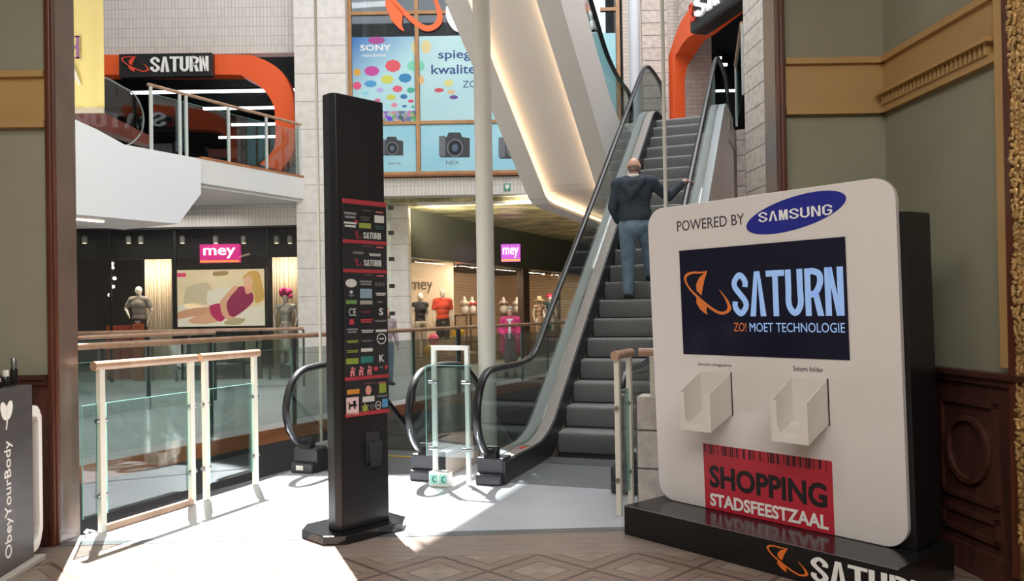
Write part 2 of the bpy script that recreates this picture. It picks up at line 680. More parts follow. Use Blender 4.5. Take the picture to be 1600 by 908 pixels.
def smooth_path(pts, n=6):
    """Catmull-Rom through 2D points"""
    out = []
    P = [pts[0]] + list(pts) + [pts[-1]]
    for i in range(1, len(P) - 2):
        a, b, c, d = [Vector(p) for p in P[i - 1:i + 3]]
        for k in range(n):
            t = k / n
            out.append(tuple(0.5 * ((2 * b) + (c - a) * t + (2 * a - 5 * b + 4 * c - d) * t * t + (3 * b - a - 3 * c + d) * t ** 3)))
    out.append(tuple(pts[-1]))
    return out

def rrect(s0, s1, t0, t1, r, seg=8):
    out = []
    for cx, cy, a0 in ((s1 - r, t0 + r, -PI / 2), (s1 - r, t1 - r, 0), (s0 + r, t1 - r, PI / 2), (s0 + r, t0 + r, PI)):
        for k in range(seg + 1):
            a = a0 + PI / 2 * k / seg
            out.append((cx + r * math.cos(a), cy + r * math.sin(a)))
    return out

def planet_logo(mb, s0, s1, t0, t1, d0, d1):
    """orbit ring with a wedge-shaped planet, as on the shop's signs (unit square coordinates, y up)"""
    g = lambda p: (s0 + (s1 - s0) * p[0], t0 + (t1 - t0) * p[1])
    outer = [(0.53, 1.0), (0.38, 0.985), (0.2, 1.0), (0.06, 0.96), (0.0, 0.86), (0.04, 0.72), (0.14, 0.55), (0.28, 0.39), (0.45, 0.22), (0.62, 0.08), (0.78, 0.0), (0.92, 0.03), (1.0, 0.12), (0.97, 0.26), (0.88, 0.42), (0.77, 0.56)]
    inner = [(0.44, 0.94), (0.33, 0.93), (0.2, 0.93), (0.1, 0.89), (0.07, 0.82), (0.1, 0.71), (0.19, 0.57), (0.32, 0.44), (0.48, 0.29), (0.64, 0.16), (0.77, 0.09), (0.87, 0.10), (0.905, 0.18), (0.88, 0.30), (0.83, 0.43), (0.765, 0.545)]
    inner = [(a[0] + (b[0] - a[0]) * .25, a[1] + (b[1] - a[1]) * .25) for a, b in zip(inner, outer)]
    o2 = smooth_path(outer, 4)
    i2 = smooth_path(inner, 4)
    mb.strip([g(p) for p in o2], [g(p) for p in i2], d0, d1)
    top = [(0.53, 1.0), (0.44, 0.93), (0.35, 0.86), (0.27, 0.7), (0.28, 0.55), (0.38, 0.44), (0.41, 0.6), (0.46, 0.8)]
    mb.prism([g(p) for p in top[::-1]], d0, d1)
    low = [(0.27, 0.40), (0.26, 0.28), (0.34, 0.12), (0.44, 0.03), (0.5, 0.0), (0.47, 0.08), (0.49, 0.2), (0.40, 0.28)]
    mb.prism([g(p) for p in low[::-1]], d0, d1)
    return mb

# common materials
M_white = mat('white_paint', '#e9e6e1', 0.35)
M_black = mat('black_gloss', '#15161a', 0.16, spec=0.5)
M_blackm = mat('black_matt', '#17181a', 0.55)
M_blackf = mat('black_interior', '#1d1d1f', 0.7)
M_steel = mat('brushed_steel', '#9a9da1', 0.3, 1.0)
M_rubber = mat('handrail_rubber', '#17181c', 0.34, spec=0.4)
M_rail = wood('handrail_wood', '#a07a60', '#bf9d84', 0.35, (4, 4, 4), 5)
M_post = mat('cream_post_paint', '#dcd7c8', 0.4)
M_cream = mat('cream_paint', '#d6d3cb', 0.45)
M_glass = glass('clear_glass')
M_shopglass = glass('shop_glass', (0.96, 0.97, 0.96), 0.02)
M_edge = mat('glass_edge', '#8fc9bd', 0.15, spec=0.6)
M_tile = brick('white_glazed_tiles', '#dbd6d0', '#d3cdc7', '#b5aaa4', 0.085, 0.23, 0.006, 0.0, 0.35, 0.15)
M_stone = brick('pale_stone_blocks', '#ebe6e0', '#e4dfd9', '#b5aea7', 9.0, 0.66, 0.010, 0.0, 0.7, 0.4, 0.18, 6)
M_trav = brick('travertine_blocks', '#dcd2ca', '#d3c8bf', '#6e655e', 9.0, 0.30, 0.008, 0.0, 0.7, 0.4, 0.35, 9)
M_orange = mat('orange_lacquer', '#f0602a', 0.4)
M_ochre = mat('ochre_moulding', '#b8935f', 0.5, var=0.06, vscale=2)
M_green = mat('grey_green_plaster', '#96937e', 0.8, var=0.05, vscale=1.5)
M_mahog = wood('dark_mahogany', '#3a201a', '#573127', 0.4, (1.5, 1.5, 12), 5)
M_casing = wood('casing_wood', '#4a261a', '#6a3a28', 0.4, (1, 1, 10), 5)
M_beige = mat('beige_cladding', '#f0ece9', 0.5)
M_deckl = mat('light_deck_metal', '#b4babf', 0.45)
M_deckd = mat('taupe_deck_metal', '#9a938d', 0.45)
M_skirt = mat('dark_skirt', '#26272a', 0.35)
M_lett = mat('white_lettering', '#f1f0ec', 0.5)
M_dark_post = mat('dark_post_metal', '#4c4e50', 0.4, 0.6)

# ------------------------------------------------------------------ frames of the place
TH = math.radians(20.5)
EU = Vector((math.sin(TH), math.cos(TH), 0))       # along the mall and its escalators
EV = Vector((math.cos(TH), -math.sin(TH), 0))      # to the right of it
EO = Vector((-0.22, 7.2, 0))
def ES(l, w_, z=0.0):
    return EO + EU * l + EV * w_ + Vector((0, 0, z))
FA = Frame((0, 19.2, 0), (1, 0, 0))                # far facade, facing the camera
FB = Frame((-2.66, 20.8, 0), (0.42, 0.908, 0))     # second shopfront, running away along the gallery
FK = Frame((0.75, 5.53, 0), (0.64, -0.768, 0))     # kiosk
_ln = 0.08 / 2.07
FP = Frame((1.05, 5.70, 0.2), (0.64, -0.768, 0), Vector((-0.768 * _ln, -0.64 * _ln, 1)))  # its leaning panel
FT = Frame((-1.21, 5.48, 0), (0.695, 0.719, 0))    # directory pylon
FR = Frame((2.59, 5.50, 0), (0.076, -0.997, 0))    # right wall of the hall
FH = Frame((0, 5.50, 0), (1, 0, 0))                # wall with the big doorway
FBAL = Frame((-6.4, 16.4, 0), (0.504, 0.864, 0))   # edge of the upper balcony
DOOR_L, DOOR_R = -3.13, 1.85
WALL_Y0, WALL_Y1 = 5.50, 5.73

# ------------------------------------------------------------------ setting: floors
thr = lambda x: 5.47 + 0.037 * (x + 3.04)
struct(MB().slab([(-6, -5), (6, -5), (6, thr(6)), (-6, thr(-6))], -0.3, 0.0).build('floor', parquet(), base=(0, 0, 0)))
M_land = mat('pale_grey_floor_tile', '#b9bcc2', 0.28, var=0.06, vscale=2.5)
e = lambda l, w_: (ES(l, w_).x, ES(l, w_).y)
struct(MB().slab([(-3.2, thr(-3.2) + 0.10), (4.0, thr(4) + 0.10), e(1.3, 4.2), e(1.3, -0.52), e(0.12, -0.52), e(0.12, -2.10), e(0.3, -2.14), (-2.45, 7.28), (-3.08, 5.74), (-3.2, 5.7)], -0.45, 0.0).build('landing_floor', M_land, base=(0, 0, 0)))
struct(MB().slab([(-3.2, thr(-3.2)), (4.0, thr(4)), (4.0, thr(4) + 0.10), (-3.2, thr(-3.2) + 0.10)], -0.3, 0.003).build('trim_1', mat('threshold_metal', '#85888c', 0.35, 0.7), base=(0, 0, 0)))
M_low = brick('lower_floor_tiles', '#a8a7a6', '#a09fa0', '#8a8988', 1.2, 1.2, 0.02, 0.0, 0.35, 0.05)
struct(MB().slab([(-17, 5.8), (9, 5.8), (9, 36), (-17, 36)], -5.1, -4.8).build('lower_floor', M_low, base=(0, 0, 0)))
GAL = [(-5.75, 6.0), (-4.54, 8.36), (-1.0, 15.28), (1.5, 20.2), (5.0, 27.0), (8.5, 34.0), (-17, 34), (-17, 6.0)]
struct(MB().slab(GAL, -0.6, 0.0).build('gallery_floor', mat('gallery_tile', '#c6c8cc', 0.35, var=0.05, vscale=1.2), base=(0, 0, 0)))
def offs(line, d):
    out = []
    for i, p in enumerate(line):
        a, b = Vector(line[max(i - 1, 0)]), Vector(line[min(i + 1, len(line) - 1)])
        t = (b - a).normalized()
        out.append((p[0] + t.y * d, p[1] - t.x * d))
    return out
edge = GAL[:6]
struct(MB().slab(edge + offs(edge, 0.03)[::-1], -0.17, 0.012).build('trim_2', wood('slab_edge_wood', '#8b5a3e', '#a5714f', 0.4, (6, 6, 1), 3), base=(0, 0, 0)))
struct(MB().slab(edge + offs(edge, 0.02)[::-1], -0.6, -0.17).build('trim_3', mat('slab_edge_dark', '#4a4c52', 0.3), base=(0, 0, 0)))
# dark shop walls of the lower level, under the gallery
struct(MB().slab(offs(edge, -2.2) + offs(edge, -2.5)[::-1], -4.8, -0.6).build('wall_lower', mat('lower_shopfront', '#55575c', 0.25), base=(0, 0, 0)))

# ------------------------------------------------------------------ setting: hall
for nm, x0, x1 in (('wall_front_left', -6.0, DOOR_L), ('wall_front_right', DOOR_R, 2.66)):
    struct(MB(FH).box(x0, x1, 0, 5.6, -(WALL_Y1 - WALL_Y0), 0).build(nm, M_green, base=(0, 0, 0)))
struct(MB(FH).box(DOOR_L, DOOR_R, 5.0, 5.6, -(WALL_Y1 - WALL_Y0), 0).build('wall_front', M_green, base=(0, 0, 0)))
struct(MB(FR).box(-0.3, 10.5, 0, 5.6, -0.3, 0).build('wall_right', M_green, base=(0, 0, 0)))
struct(MB().wbox(-6.3, -6.0, -5, 5.72, 0, 5.6).build('wall_left', M_green, base=(0, 0, 0)))
struct(MB().wbox(-6.3, 4.2, -5.3, -5, 0, 5.6).build('wall_back', M_green, base=(0, 0, 0)))
struct(MB().wbox(-6.3, 4.2, -5.3, 5.72, 5.6, 5.9).build('ceiling', mat('hall_ceiling_plaster', '#c9c2b4', 0.8), base=(0, 0, 0)))
# reveals of the doorway, polished brown
M_rev = mat('polished_brown_reveal', '#6b5a50', 0.22, spec=0.5, var=0.15, vscale=2.0)
struct(MB().wbox(DOOR_L - 0.02, DOOR_L + 0.012, WALL_Y0 - 0.02, WALL_Y1 + 0.01, 0, 5.0).build('trim_4', M_rev))
struct(MB().wbox(DOOR_R - 0.012, DOOR_R + 0.02, WALL_Y0 - 0.0, WALL_Y1 + 0.01, 0, 5.0).build('trim_5', M_rev))
# casings round the doorway
for i, (x0, x1) in enumerate(((DOOR_L - 0.05, DOOR_L + 0.015), (DOOR_R - 0.01, DOOR_R + 0.05))):
    struct(MB(FH).box(x0, x1, 0, 5.1, 0, 0.035).box(x0 + 0.02, x1 - 0.015, 0, 5.1, 0.035, 0.05).build('trim_%d' % (6 + i), M_casing, bevel=0.008))
# picture-rail bands and wainscots
def band(fr, s0, s1, z0, z1):
    mb = MB(fr)
    mb.box(s0, s1, z0, z1, 0, 0.02)
    mb.box(s0, s1, z1 - 0.03, z1 + 0.012, 0.02, 0.05)
    mb.box(s0, s1, z0 - 0.035, z0 + 0.012, 0.0, 0.045)
    mb.box(s0, s1, z0 - 0.012, z0 + 0.03, 0.0, 0.03)
    return mb
BZ0, BZ1 = 2.90, 3.24
struct(band(FH, -6.0, DOOR_L - 0.05, BZ0 + 0.0, BZ1).build('trim_8', M_ochre))
struct(band(FH, DOOR_R + 0.05, 2.58, BZ0, BZ1).build('trim_9', M_ochre))
RS1 = FR.uv(1552, 95, 0.055)[0]
mb = band(FR, 0.0, RS1 + 3.0, BZ0, BZ1 + 0.0)
mb.box(0.05, RS1 - 0.01, BZ0 + 0.075, BZ0 + 0.10, 0.02, 0.09)
n = 26
for k in range(n):
    s = 0.07 + (RS1 - 0.10) * k / n
    mb.box(s, s + 0.022, BZ0 + 0.012, BZ0 + 0.075, 0.02, 0.062)
struct(mb.build('trim_10', M_ochre))
struct(MB(FR).box(RS1, FR.uv(1571, 300, 0.055)[0], 1.2, 5.6, 0, 0.055).build('trim_11', M_ochre, bevel=0.006))
WZ = 1.17
def wains(fr, s0, s1, panels):
    mb = MB(fr)
    mb.box(s0, s1, 0, WZ - 0.06, 0, 0.03)
    mb.box(s0, s1, WZ - 0.07, WZ - 0.03, 0.0, 0.055)
    mb.box(s0, s1, WZ - 0.03, WZ, 0.0, 0.08)
    mb.box(s0, s1, 0, 0.16, 0.03, 0.05)
    for a, b in panels:
        for z0, z1 in ((0.22, 0.36), (0.42, 1.0)):
            mb.box(a, b, z0, z0 + 0.03, 0.03, 0.05).box(a, b, z1 - 0.03, z1, 0.03, 0.05)
            mb.box(a, a + 0.03, z0, z1, 0.03, 0.05).box(b - 0.03, b, z0, z1, 0.03, 0.05)
        c, r = (a + b) / 2, min(0.2, (b - a) / 2 - 0.06)
        ring = [2 * PI * k / 28 for k in range(29)]
        mb.strip([(c + r * math.cos(q), 0.71 + r * math.sin(q)) for q in ring], [(c + (r - 0.03) * math.cos(q), 0.71 + (r - 0.03) * math.sin(q)) for q in ring], 0.03, 0.055)
    return mb
struct(wains(FH, -6.0, DOOR_L - 0.05, [(-5.2, -4.4)]).build('trim_12', M_mahog))
struct(wains(FR, 0.0, RS1 + 3.0, [(0.1, 0.55), (0.62, RS1 - 0.05)]).build('trim_13', M_mahog))
struct(wains(FH, DOOR_R + 0.05, 2.56, [(DOOR_R + 0.1, 2.4)]).build('trim_14', M_mahog))

# ------------------------------------------------------------------ setting: atrium
# facade openings measured on its plane
xr, zt = FA.uv(462, 82)
zb_mey = FA.uv(300, 356)[1]
xm = FA.uv(468, 450)[0]
Z_UP = 4.78
xg0, xg1 = FA.uv(548, 150)[0], FA.uv(966, 100)[0]
zg = FA.uv(660, 272)[1]
zband = FA.uv(660, 306)[1]
xpier0 = FA.uv(468, 300)[0]
mb = MB(FA)
mb.box(-17, xpier0 + 0.2, zt, ROOF, -0.3, 0)
mb.box(-17, xpier0 + 0.2, zb_mey, Z_UP - 0.35, -0.3, 0)
mb.box(xr, xpier0 + 0.2, Z_UP - 0.35, zt, -0.3, 0)
struct(mb.build('wall_far_left', M_tile, base=(0, 0, 0)))
struct(MB(FA).box(xpier0, xg0 - 0.05, -4.8, ROOF, -0.6, 0.30).build('wall_pier', M_stone, base=(0, 0, 0)))
struct(MB(FA).box(xg0 - 0.05, xg0, zband, ROOF, -0.3, 0.05).build('trim_15', M_tile, base=(0, 0, 0)))
struct(MB(FA).box(xg0 - 0.05, xg1 + 0.4, zband, zg - 0.095, -0.4, 0.02).build('wall_far_band', M_tile, base=(0, 0, 0)))
struct(MB(FA).box(xg1 + 0.12, 4.2, 4.6, ROOF, -0.3, 0.0).build('wall_far_right', brick('white_wall_bricks', '#d8d0c6', '#cec5ba', '#b3a69b', 0.26, 0.085, 0.008, 0.5, 0.6, 0.3), base=(0, 0, 0)))
sx0, sx1 = FA.uv(1003, 100)[0], FA.uv(1042, 100)[0]
struct(MB(FA).box(sx0, sx1, 5.0, ROOF, 0.0, 0.10).build('trim_16', M_trav, base=(0, 0, 0)))
# second stone pier under the band and the gold ceiling behind it
px0, px1 = at(606, 400, 20.6).x, at(640, 400, 20.6).x
struct(MB().wbox(px0, px1, 20.3, 20.9, -4.8, 4.3).build('wall_pier.001', M_stone, base=(0, 0, 0)))
struct(MB().slab([(-4.6, 19.62), (2.6, 19.62), (10, 36), (2.0, 36), (-4.6, 22)], 4.28, 4.45).build('ceiling.001', goldceil(), base=(0, 0, 0)))
# unseen roof, its opening shaped to bound the sun patches on the floor
hole = [Vector((-2.95, 13.35, 0)) + EU * k for k in (-3.6, 1.15)]
hl = [Vector((-9.6, 9.4, 0)), Vector((-9.6, 14.75, 0))]
h = [hl[0], hole[0], hole[1], hl[1]]
M_roof = mat('roof_white', '#dcdcda', 0.7)
R0, R1, R2, R3 = (-17, 5.72), (10, 5.72), (10, 36), (-17, 36)
mbr = MB()
for quad in ([R0, R1, (h[1].x, h[1].y), (h[0].x, h[0].y)], [R1, R2, (h[2].x, h[2].y), (h[1].x, h[1].y)],
             [R2, R3, (h[3].x, h[3].y), (h[2].x, h[2].y)], [R3, R0, (h[0].x, h[0].y), (h[3].x, h[3].y)]):
    mbr.slab(quad, ROOF, ROOF + 0.2)
struct(mbr.build('ceiling.002', M_roof, base=(0, 0, 0)))
struct(MB().wbox(-17.3, -17, 5.72, 36, -5.1, ROOF).build('wall_left.001', M_tile, base=(0, 0, 0)))
struct(MB().wbox(10, 10.3, 5.72, 36, -5.1, ROOF).build('wall_right.001', M_tile, base=(0, 0, 0)))
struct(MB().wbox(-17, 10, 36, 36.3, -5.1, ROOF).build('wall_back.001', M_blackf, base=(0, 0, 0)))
struct(MB().wbox(-17, -6.3, 5.5, 5.72, -5.1, ROOF).wbox(-6.3, 10, 5.5, 5.72, 5.9, ROOF).wbox(2.7, 10, 5.55, 5.72, -5.1, 5.9).wbox(-6.3, 2.7, 5.6, 5.72, -5.1, -0.45).build('wall_hall_outside', M_tile, base=(0, 0, 0)))
# upper floor on the right, reached by the escalator
struct(MB().slab([e(8.3, -0.30), e(8.3, 1.40), e(9.45, 1.40), (6.4, 14.72), (10, 13.8), (10, 26), (-0.6, 26), (1.0, 19.6), e(12.5, -0.3)], 4.6, 5.0).build('upper_floor', mat('upper_floor_tile', '#b5aca4', 0.4), base=(0, 0, 0)))
# stone pier right of the escalator, ending in a corner seen past the doorway
c0 = at(1164, 200, 12.2)
FS = Frame((c0.x, 12.2, 0), (0.075, -0.997, 0))
struct(MB(FS).box(0, 6.3, -4.8, ROOF, -0.9, 0).build('wall_stone', M_trav, base=(0, 0, 0)))
# added stone block standing in for stone reflected in the railing glass
q0 = ES(-0.42, 1.42)
FQ = Frame((q0.x, q0.y, 0), EV)
struct(MB(FQ).box(0.0, 0.85, 0, 0.86, -0.25, 0).build('trim_17', M_trav, base=(0, 0, 0)))
q1, q2 = ES(9.4, 1.42), Vector((6.4, 14.6, 0))
FW = Frame((q1.x, q1.y, 0), q2 - q1)
struct(MB(FW).box(0, (q2 - q1).length, -4.8, 5.0, -0.2, 0).build('wall_beside_escalator', M_trav, base=(0, 0, 0)))
# landing of the storey above, from which the crossing escalator starts
struct(MB().slab([e(-1.0, -3.0), e(-1.0, 0.4), e(0.9, 0.4), e(0.9, -3.0)], 9.0, 9.5).build('upper_floor.001', M_beige, base=(0, 0, 0)))
# ------------------------------------------------------------------ escalators
class EFrame(Frame):
    """s = along the escalator, t = height, d = sideways (towards w)"""
    def __init__(self, w0, l0=0.0):
        self.o = ES(l0, w0); self.a = EU; self.u = Vector((0, 0, 1)); self.n = EV
        # a x u = EU x Z = EV
UP_DECK = smooth_path([(0, .22), (.85, .22), (1.15, .25), (1.45, .36), (1.75, .57), (2.6, 1.215), (4.5, 2.66), (6.4, 4.10), (7.3, 4.78), (7.65, 5.03), (7.95, 5.17), (8.3, 5.22), (9.35, 5.22)], 4)
UP_HAND = smooth_path([(.02, .30), (-.12, .33), (-.24, .45), (-.29, .64), (-.23, .85), (-.08, .99), (.15, 1.035), (.9, 1.04), (1.3, 1.13), (1.75, 1.48), (2.3, 1.90), (4.0, 3.18), (5.5, 4.32), (6.9, 5.39), (7.4, 5.75), (7.75, 5.94), (8.15, 6.03), (9.15, 6.04), (9.5, 5.92), (9.68, 5.66), (9.6, 5.4), (9.4, 5.28)], 4)
DN_DECK = smooth_path([(0, .22), (.6, .22), (.9, .18), (1.2, .03), (2.2, -.73), (4.4, -2.40), (6.4, -3.92), (7.0, -4.35), (7.4, -4.53), (8.4, -4.58)], 4)
DN_HAND = smooth_path([(.02, .30), (-.12, .33), (-.24, .45), (-.29, .64), (-.23, .85), (-.08, .99), (.15, 1.035), (.6, 1.04), (1.0, .96), (1.5, .62), (2.4, -.06), (4.4, -1.58), (6.4, -3.10), (6.9, -3.45), (7.3, -3.6), (8.4, -3.75), (8.7, -4.0), (8.6, -4.4)], 4)
M_tread = None
def tread_mat():
    m = bpy.data.materials.new('ribbed_step_metal')
    m.use_nodes = True
    nt = m.node_tree
    b = nt.nodes['Principled BSDF']
    b.inputs['Base Color'].default_value = lin('#8a8b8c')
    b.inputs['Roughness'].default_value = 0.75
    b.inputs['Metallic'].default_value = 0.0
    tc = nt.nodes.new('ShaderNodeTexCoord')
    mp = nt.nodes.new('ShaderNodeMapping')
    mp.inputs['Rotation'].default_value = (0, 0, TH)
    wv = nt.nodes.new('ShaderNodeTexWave')
    wv.bands_direction = 'X'
    wv.inputs['Scale'].default_value = 18
    bp = nt.nodes.new('ShaderNodeBump')
    bp.inputs['Strength'].default_value = 0.5
    bp.inputs['Distance'].default_value = 0.006
    nt.links.new(tc.outputs['Object'], mp.inputs[0])
    nt.links.new(mp.outputs[0], wv.inputs[0])
    nt.links.new(wv.outputs['Fac'], bp.inputs['Height'])
    nt.links.new(bp.outputs[0], b.inputs['Normal'])
    return m
M_tread = tread_mat()
M_clad = mat('warm_grey_cladding', '#d6cac0', 0.5)
M_newel = mat('newel_box', '#2b2d33', 0.3)

def balustrade(root, w0, deck, hand, inner, clad=1.15, newel=True):
    """inner = +1 when the steps are on the +w side"""
    f = EFrame(w0)
    pt = lambda p, w_: f.o + EU * p[0] + EV * w_ + Vector((0, 0, p[1]))
    low = [(l, z - 0.30) for l, z in deck]
    low = [(l, max(z, 0.0) if (l < 1.6 and deck[-1][1] > 0) else z) for l, z in low]
    so, si = -0.125 * inner, 0.125 * inner
    a, b = sorted((0.008 * inner, si))
    MB(f).strip(deck, [(l, z - 0.05) for l, z in deck], a, b).build('inner_deck', M_deckd, root, smooth=True)
    a, b = sorted((-0.012 * inner, so))
    MB(f).strip(deck, [(l, z - 0.05) for l, z in deck], a, b).build('outer_deck', M_deckl, root, smooth=True)
    a, b = sorted((si, si + 0.018 * inner))
    MB(f).strip([(l, z - 0.012) for l, z in deck], low, a, b).build('skirt', M_skirt, root, smooth=True)
    a, b = sorted((si - 0.03 * inner, so))
    clow = [(l, min(z - 0.06, max(z - clad, -0.02)) if deck[-1][1] > 0 else z - clad) for l, z in deck]
    MB(f).strip([(l, z - 0.05) for l, z in deck], clow, a, b).build('cladding', M_clad, root, smooth=True)
    # glass, up to the handrail
    body = [p for p in hand]
    i0 = min(range(len(hand)), key=lambda i: hand[i][0])
    arc = [(l + 0.035 if l < 0.2 else l, z - (0.02 if l >= 0 else 0)) for l, z in hand]
    poly = arc + [(deck[-1][0] - 0.05, deck[-1][1])] + [(l, z) for l, z in deck[::-1] if l < deck[-1][0] - 0.1]
    MB(f).prism(poly, -0.006, 0.006).build('glass_panel', M_glass, root)
    MB(f).tube([pt(p, 0) for p in hand], 0.04, 10, rz=0.024, side=EV).build('handrail', M_rubber, root, smooth=True)
    MB(f).tube([pt((l, z - 0.028), 0) for l, z in hand[3:-2]], 0.016, 6).build('handrail_guide', M_steel, root, smooth=True)
    if newel:
        nb = MB(f).box(-0.004, 0.20, 0.0, 0.238, -0.13, 0.13)
        nb.prism([(-0.06, 0.0), (0.05, 0.0), (0.05, 0.13), (-0.06, 0.09)], -0.125, 0.125)
        nb.build('newel_box', M_newel, root, bevel=0.012)
        z = deck[0][1]
        MB(f).prism([(-0.02, .225), (.1, .225), (.1, .33), (.02, .34)], -0.06, 0.06).build('handrail_inlet', M_blackm, root, bevel=0.008)

def steps(root, w0, ks, sign):
    for k in ks:
        l, z = 1.3 + 0.316 * k, 0.24 * k * sign
        if sign < 0:
            l = 1.0 + 0.316 * k
        f = EFrame(w0)
        if sign > 0:
            z = min(z, 5.0)
            prof = [(l + 0.001, z - 0.022), (l + 0.006, z - 0.009), (l + 0.018, z - 0.001), (l + 0.03, z), (l + 0.36, z), (l + 0.36, z - 0.26), (l + 0.075, z - 0.26), (l + 0.048, z - 0.20), (l + 0.026, z - 0.14), (l + 0.010, z - 0.08), (l + 0.002, z - 0.045)]
        else:
            prof = [(l - 0.04, z), (l + 0.30, z), (l + 0.312, z - 0.01), (l + 0.30, z - 0.24), (l - 0.04, z - 0.24)]
        MB(f).prism(prof, 0.0, 1.0).build('step', M_tread, root, smooth=True)

def handrail_sticker(root, w0):
    f = EFrame(w0)
    for i, c in enumerate(('#c43a32', '#c43a32', '#3d7a4a')):
        MB(f).box(0.62 + 0.07 * i, 0.68 + 0.07 * i, 0.221, 0.2225, 0.03, 0.10).build('warning_sticker', mat('sticker_red' if i < 2 else 'sticker_green', c, 0.5), root)

up = empty('escalator', ES(0, 0.6), 'escalator climbing from the pale landing to the upper floor, with a man riding it', 'escalator')
balustrade(up, 0.0, UP_DECK, UP_HAND, 1)
balustrade(up, 1.25, UP_DECK, UP_HAND, -1, clad=7.0)
steps(up, 0.125 + 0.0, range(1, 22), 1)
f = EFrame(0.125)
MB(f).box(0.1, 1.02, 0.0, 0.012, 0, 1.0).build('floor_plate', mat('floor_plate_metal', '#9fa3a8', 0.32, 0.6), up)
MB(f).box(1.02, 1.34, 0.0, 0.018, 0, 1.0).build('comb_plate', mat('comb_plate_metal', '#7b7f84', 0.35, 0.6), up)
MB(f).strip([(l, z - 0.50) for l, z in UP_DECK[8:]], [(l, z - 1.2) for l, z in UP_DECK[8:]], 0.0, 1.0).build('truss', M_skirt, up)
MB(f).box(8.1, 9.4, 4.98, 5.012, 0, 1.0).build('upper_floor_plate', mat('floor_plate_metal'), up)
handrail_sticker(up, 0.0)

dn = empty('escalator', ES(0, -1.31), 'escalator going down from the landing, half hidden behind the black directory pylon', 'escalator')
balustrade(dn, -0.66, DN_DECK, DN_HAND, -1, clad=0.9)
balustrade(dn, -1.97, DN_DECK, DN_HAND, 1, clad=0.9)
steps(dn, -1.845, range(1, 13), -1)
f = EFrame(-1.845)
MB(f).box(0.1, 1.0, -0.12, 0.004, 0, 1.0).build('floor_plate', mat('floor_plate_dark', '#5f6266', 0.45), dn)
MB(f).box(0.97, 1.0, 0.004, 0.012, 0, 1.0).build('yellow_comb_edge', mat('comb_yellow', '#d8b23c', 0.5), dn)
MB(f).box(1.0, 1.3, -0.01, 0.010, 0, 1.0).build('comb_plate', mat('comb_plate_metal'), dn)
f = EFrame(-1.97)
MB(f).box(-0.063, -0.06, 0.03, 0.075, -0.06, 0.02).build('sticker', M_white, dn)

# crossing escalator overhead, rising towards the hall, with a lit recess in its underside
xo = empty('escalator', ES(4.0, -1.1, 5.5), 'cream clad escalator crossing overhead with a warm lit recess in its underside', 'escalator')
f = EFrame(0.0)
BOT = [(0.2, 7.88), (6.55, 3.52), (6.75, 3.44), (7.1, 3.42), (11.2, 3.42)]
TOP = [(0.2, 8.86), (6.2, 5.02), (6.8, 4.80), (7.3, 4.80), (11.2, 4.80)]
wl, wr = -1.87, -0.30
il, ir = -1.56, -0.62
up12 = lambda pts, d: [(l, z + d) for l, z in pts]
MB(f).strip(TOP, BOT, wl, wl + 0.05).build('side_cladding', M_beige, xo)
MB(f).strip(TOP, BOT, wr - 0.05, wr).build('side_cladding', M_beige, xo)
MB(f).strip(up12(BOT, .05), BOT, wl + 0.05, il).build('soffit_border', M_beige, xo)
MB(f).strip(up12(BOT, .05), BOT, ir, wr - 0.05).build('soffit_border', M_beige, xo)
MB(f).strip(up12(BOT, .24), up12(BOT, .20), il - 0.12, ir + 0.12).build('recess_panel', M_beige, xo)
M_strip = mat('warm_light_strip', '#ffd78a', 0.5, emit=5.0, ecol='#ffe0b8')
for (a, b) in ((il - 0.06, il - 0.03), (ir + 0.03, ir + 0.06)):
    MB(f).strip(up12(BOT, .13), up12(BOT, .10), a, b).build('light_strip', M_strip, xo)
MB(f).strip(up12(BOT, .20), up12(BOT, .05), il - 0.14, il - 0.12).build('recess_side', M_beige, xo)
MB(f).strip(up12(BOT, .20), up12(BOT, .05), ir + 0.12, ir + 0.14).build('recess_side', M_beige, xo)
MB(f).strip(up12(TOP, 0), up12(TOP, -.06), wl + 0.05, wr - 0.05).build('top_cover', M_deckd, xo)
XH = smooth_path([(0.2, 9.92), (2.6, 8.32), (5.0, 6.72), (5.62, 6.36), (6.42, 5.93), (7.0, 5.76), (7.6, 5.68), (8.15, 5.66), (8.42, 5.58), (8.52, 5.38), (8.42, 5.12)], 4)
for w_, nm in ((-0.43, 'right'), (-1.72, 'left')):
    f2 = EFrame(w_)
    MB(f2).tube([f2.o + EU * l + Vector((0, 0, z)) for l, z in XH], 0.04, 10, rz=0.026, side=EV).build('handrail', M_rubber, xo, smooth=True)
    MB(f2).prism([(l, z - 0.02) for l, z in XH] + [(7.2, 4.82), (6.6, 4.92), (5.0, 5.86), (0.2, 8.9)], -0.006, 0.006).build('glass_panel', M_glass, xo)

# ------------------------------------------------------------------ columns and poles
def pole(name, c, r, z0, z1, m, label, cat='pole', seg=20):
    c = Vector(c)
    rt = empty(name, (c.x, c.y, z0), label, cat)
    MB().tube([(c.x, c.y, z0), (c.x, c.y, z1)], r, seg).build('shaft', m, rt, smooth=True)
    MB().lathe((c.x, c.y, z0), [(r * 1.25, 0), (r * 1.25, 0.03), (r * 1.02, 0.05)], seg).build('base_ring', m, rt, smooth=True)
    return rt
pc = at(763, 690, 8.35)
pole('column', pc, 0.092, 0.0, ROOF, M_cream, 'thick cream round column standing between the two escalator ends', 'column', 28)
p1 = at(502, 640, 9.2)
pole('pole', p1, 0.018, -4.8, ROOF, M_cream, 'thin cream pole rising behind the left edge of the black directory pylon')
p2 = ES(0.85, 1.47)
pole('pole', p2, 0.018, 0.0, ROOF, M_cream, 'thin cream pole in front of the riding man, behind the kiosk top')
p3 = at(992, 120, 17.2)
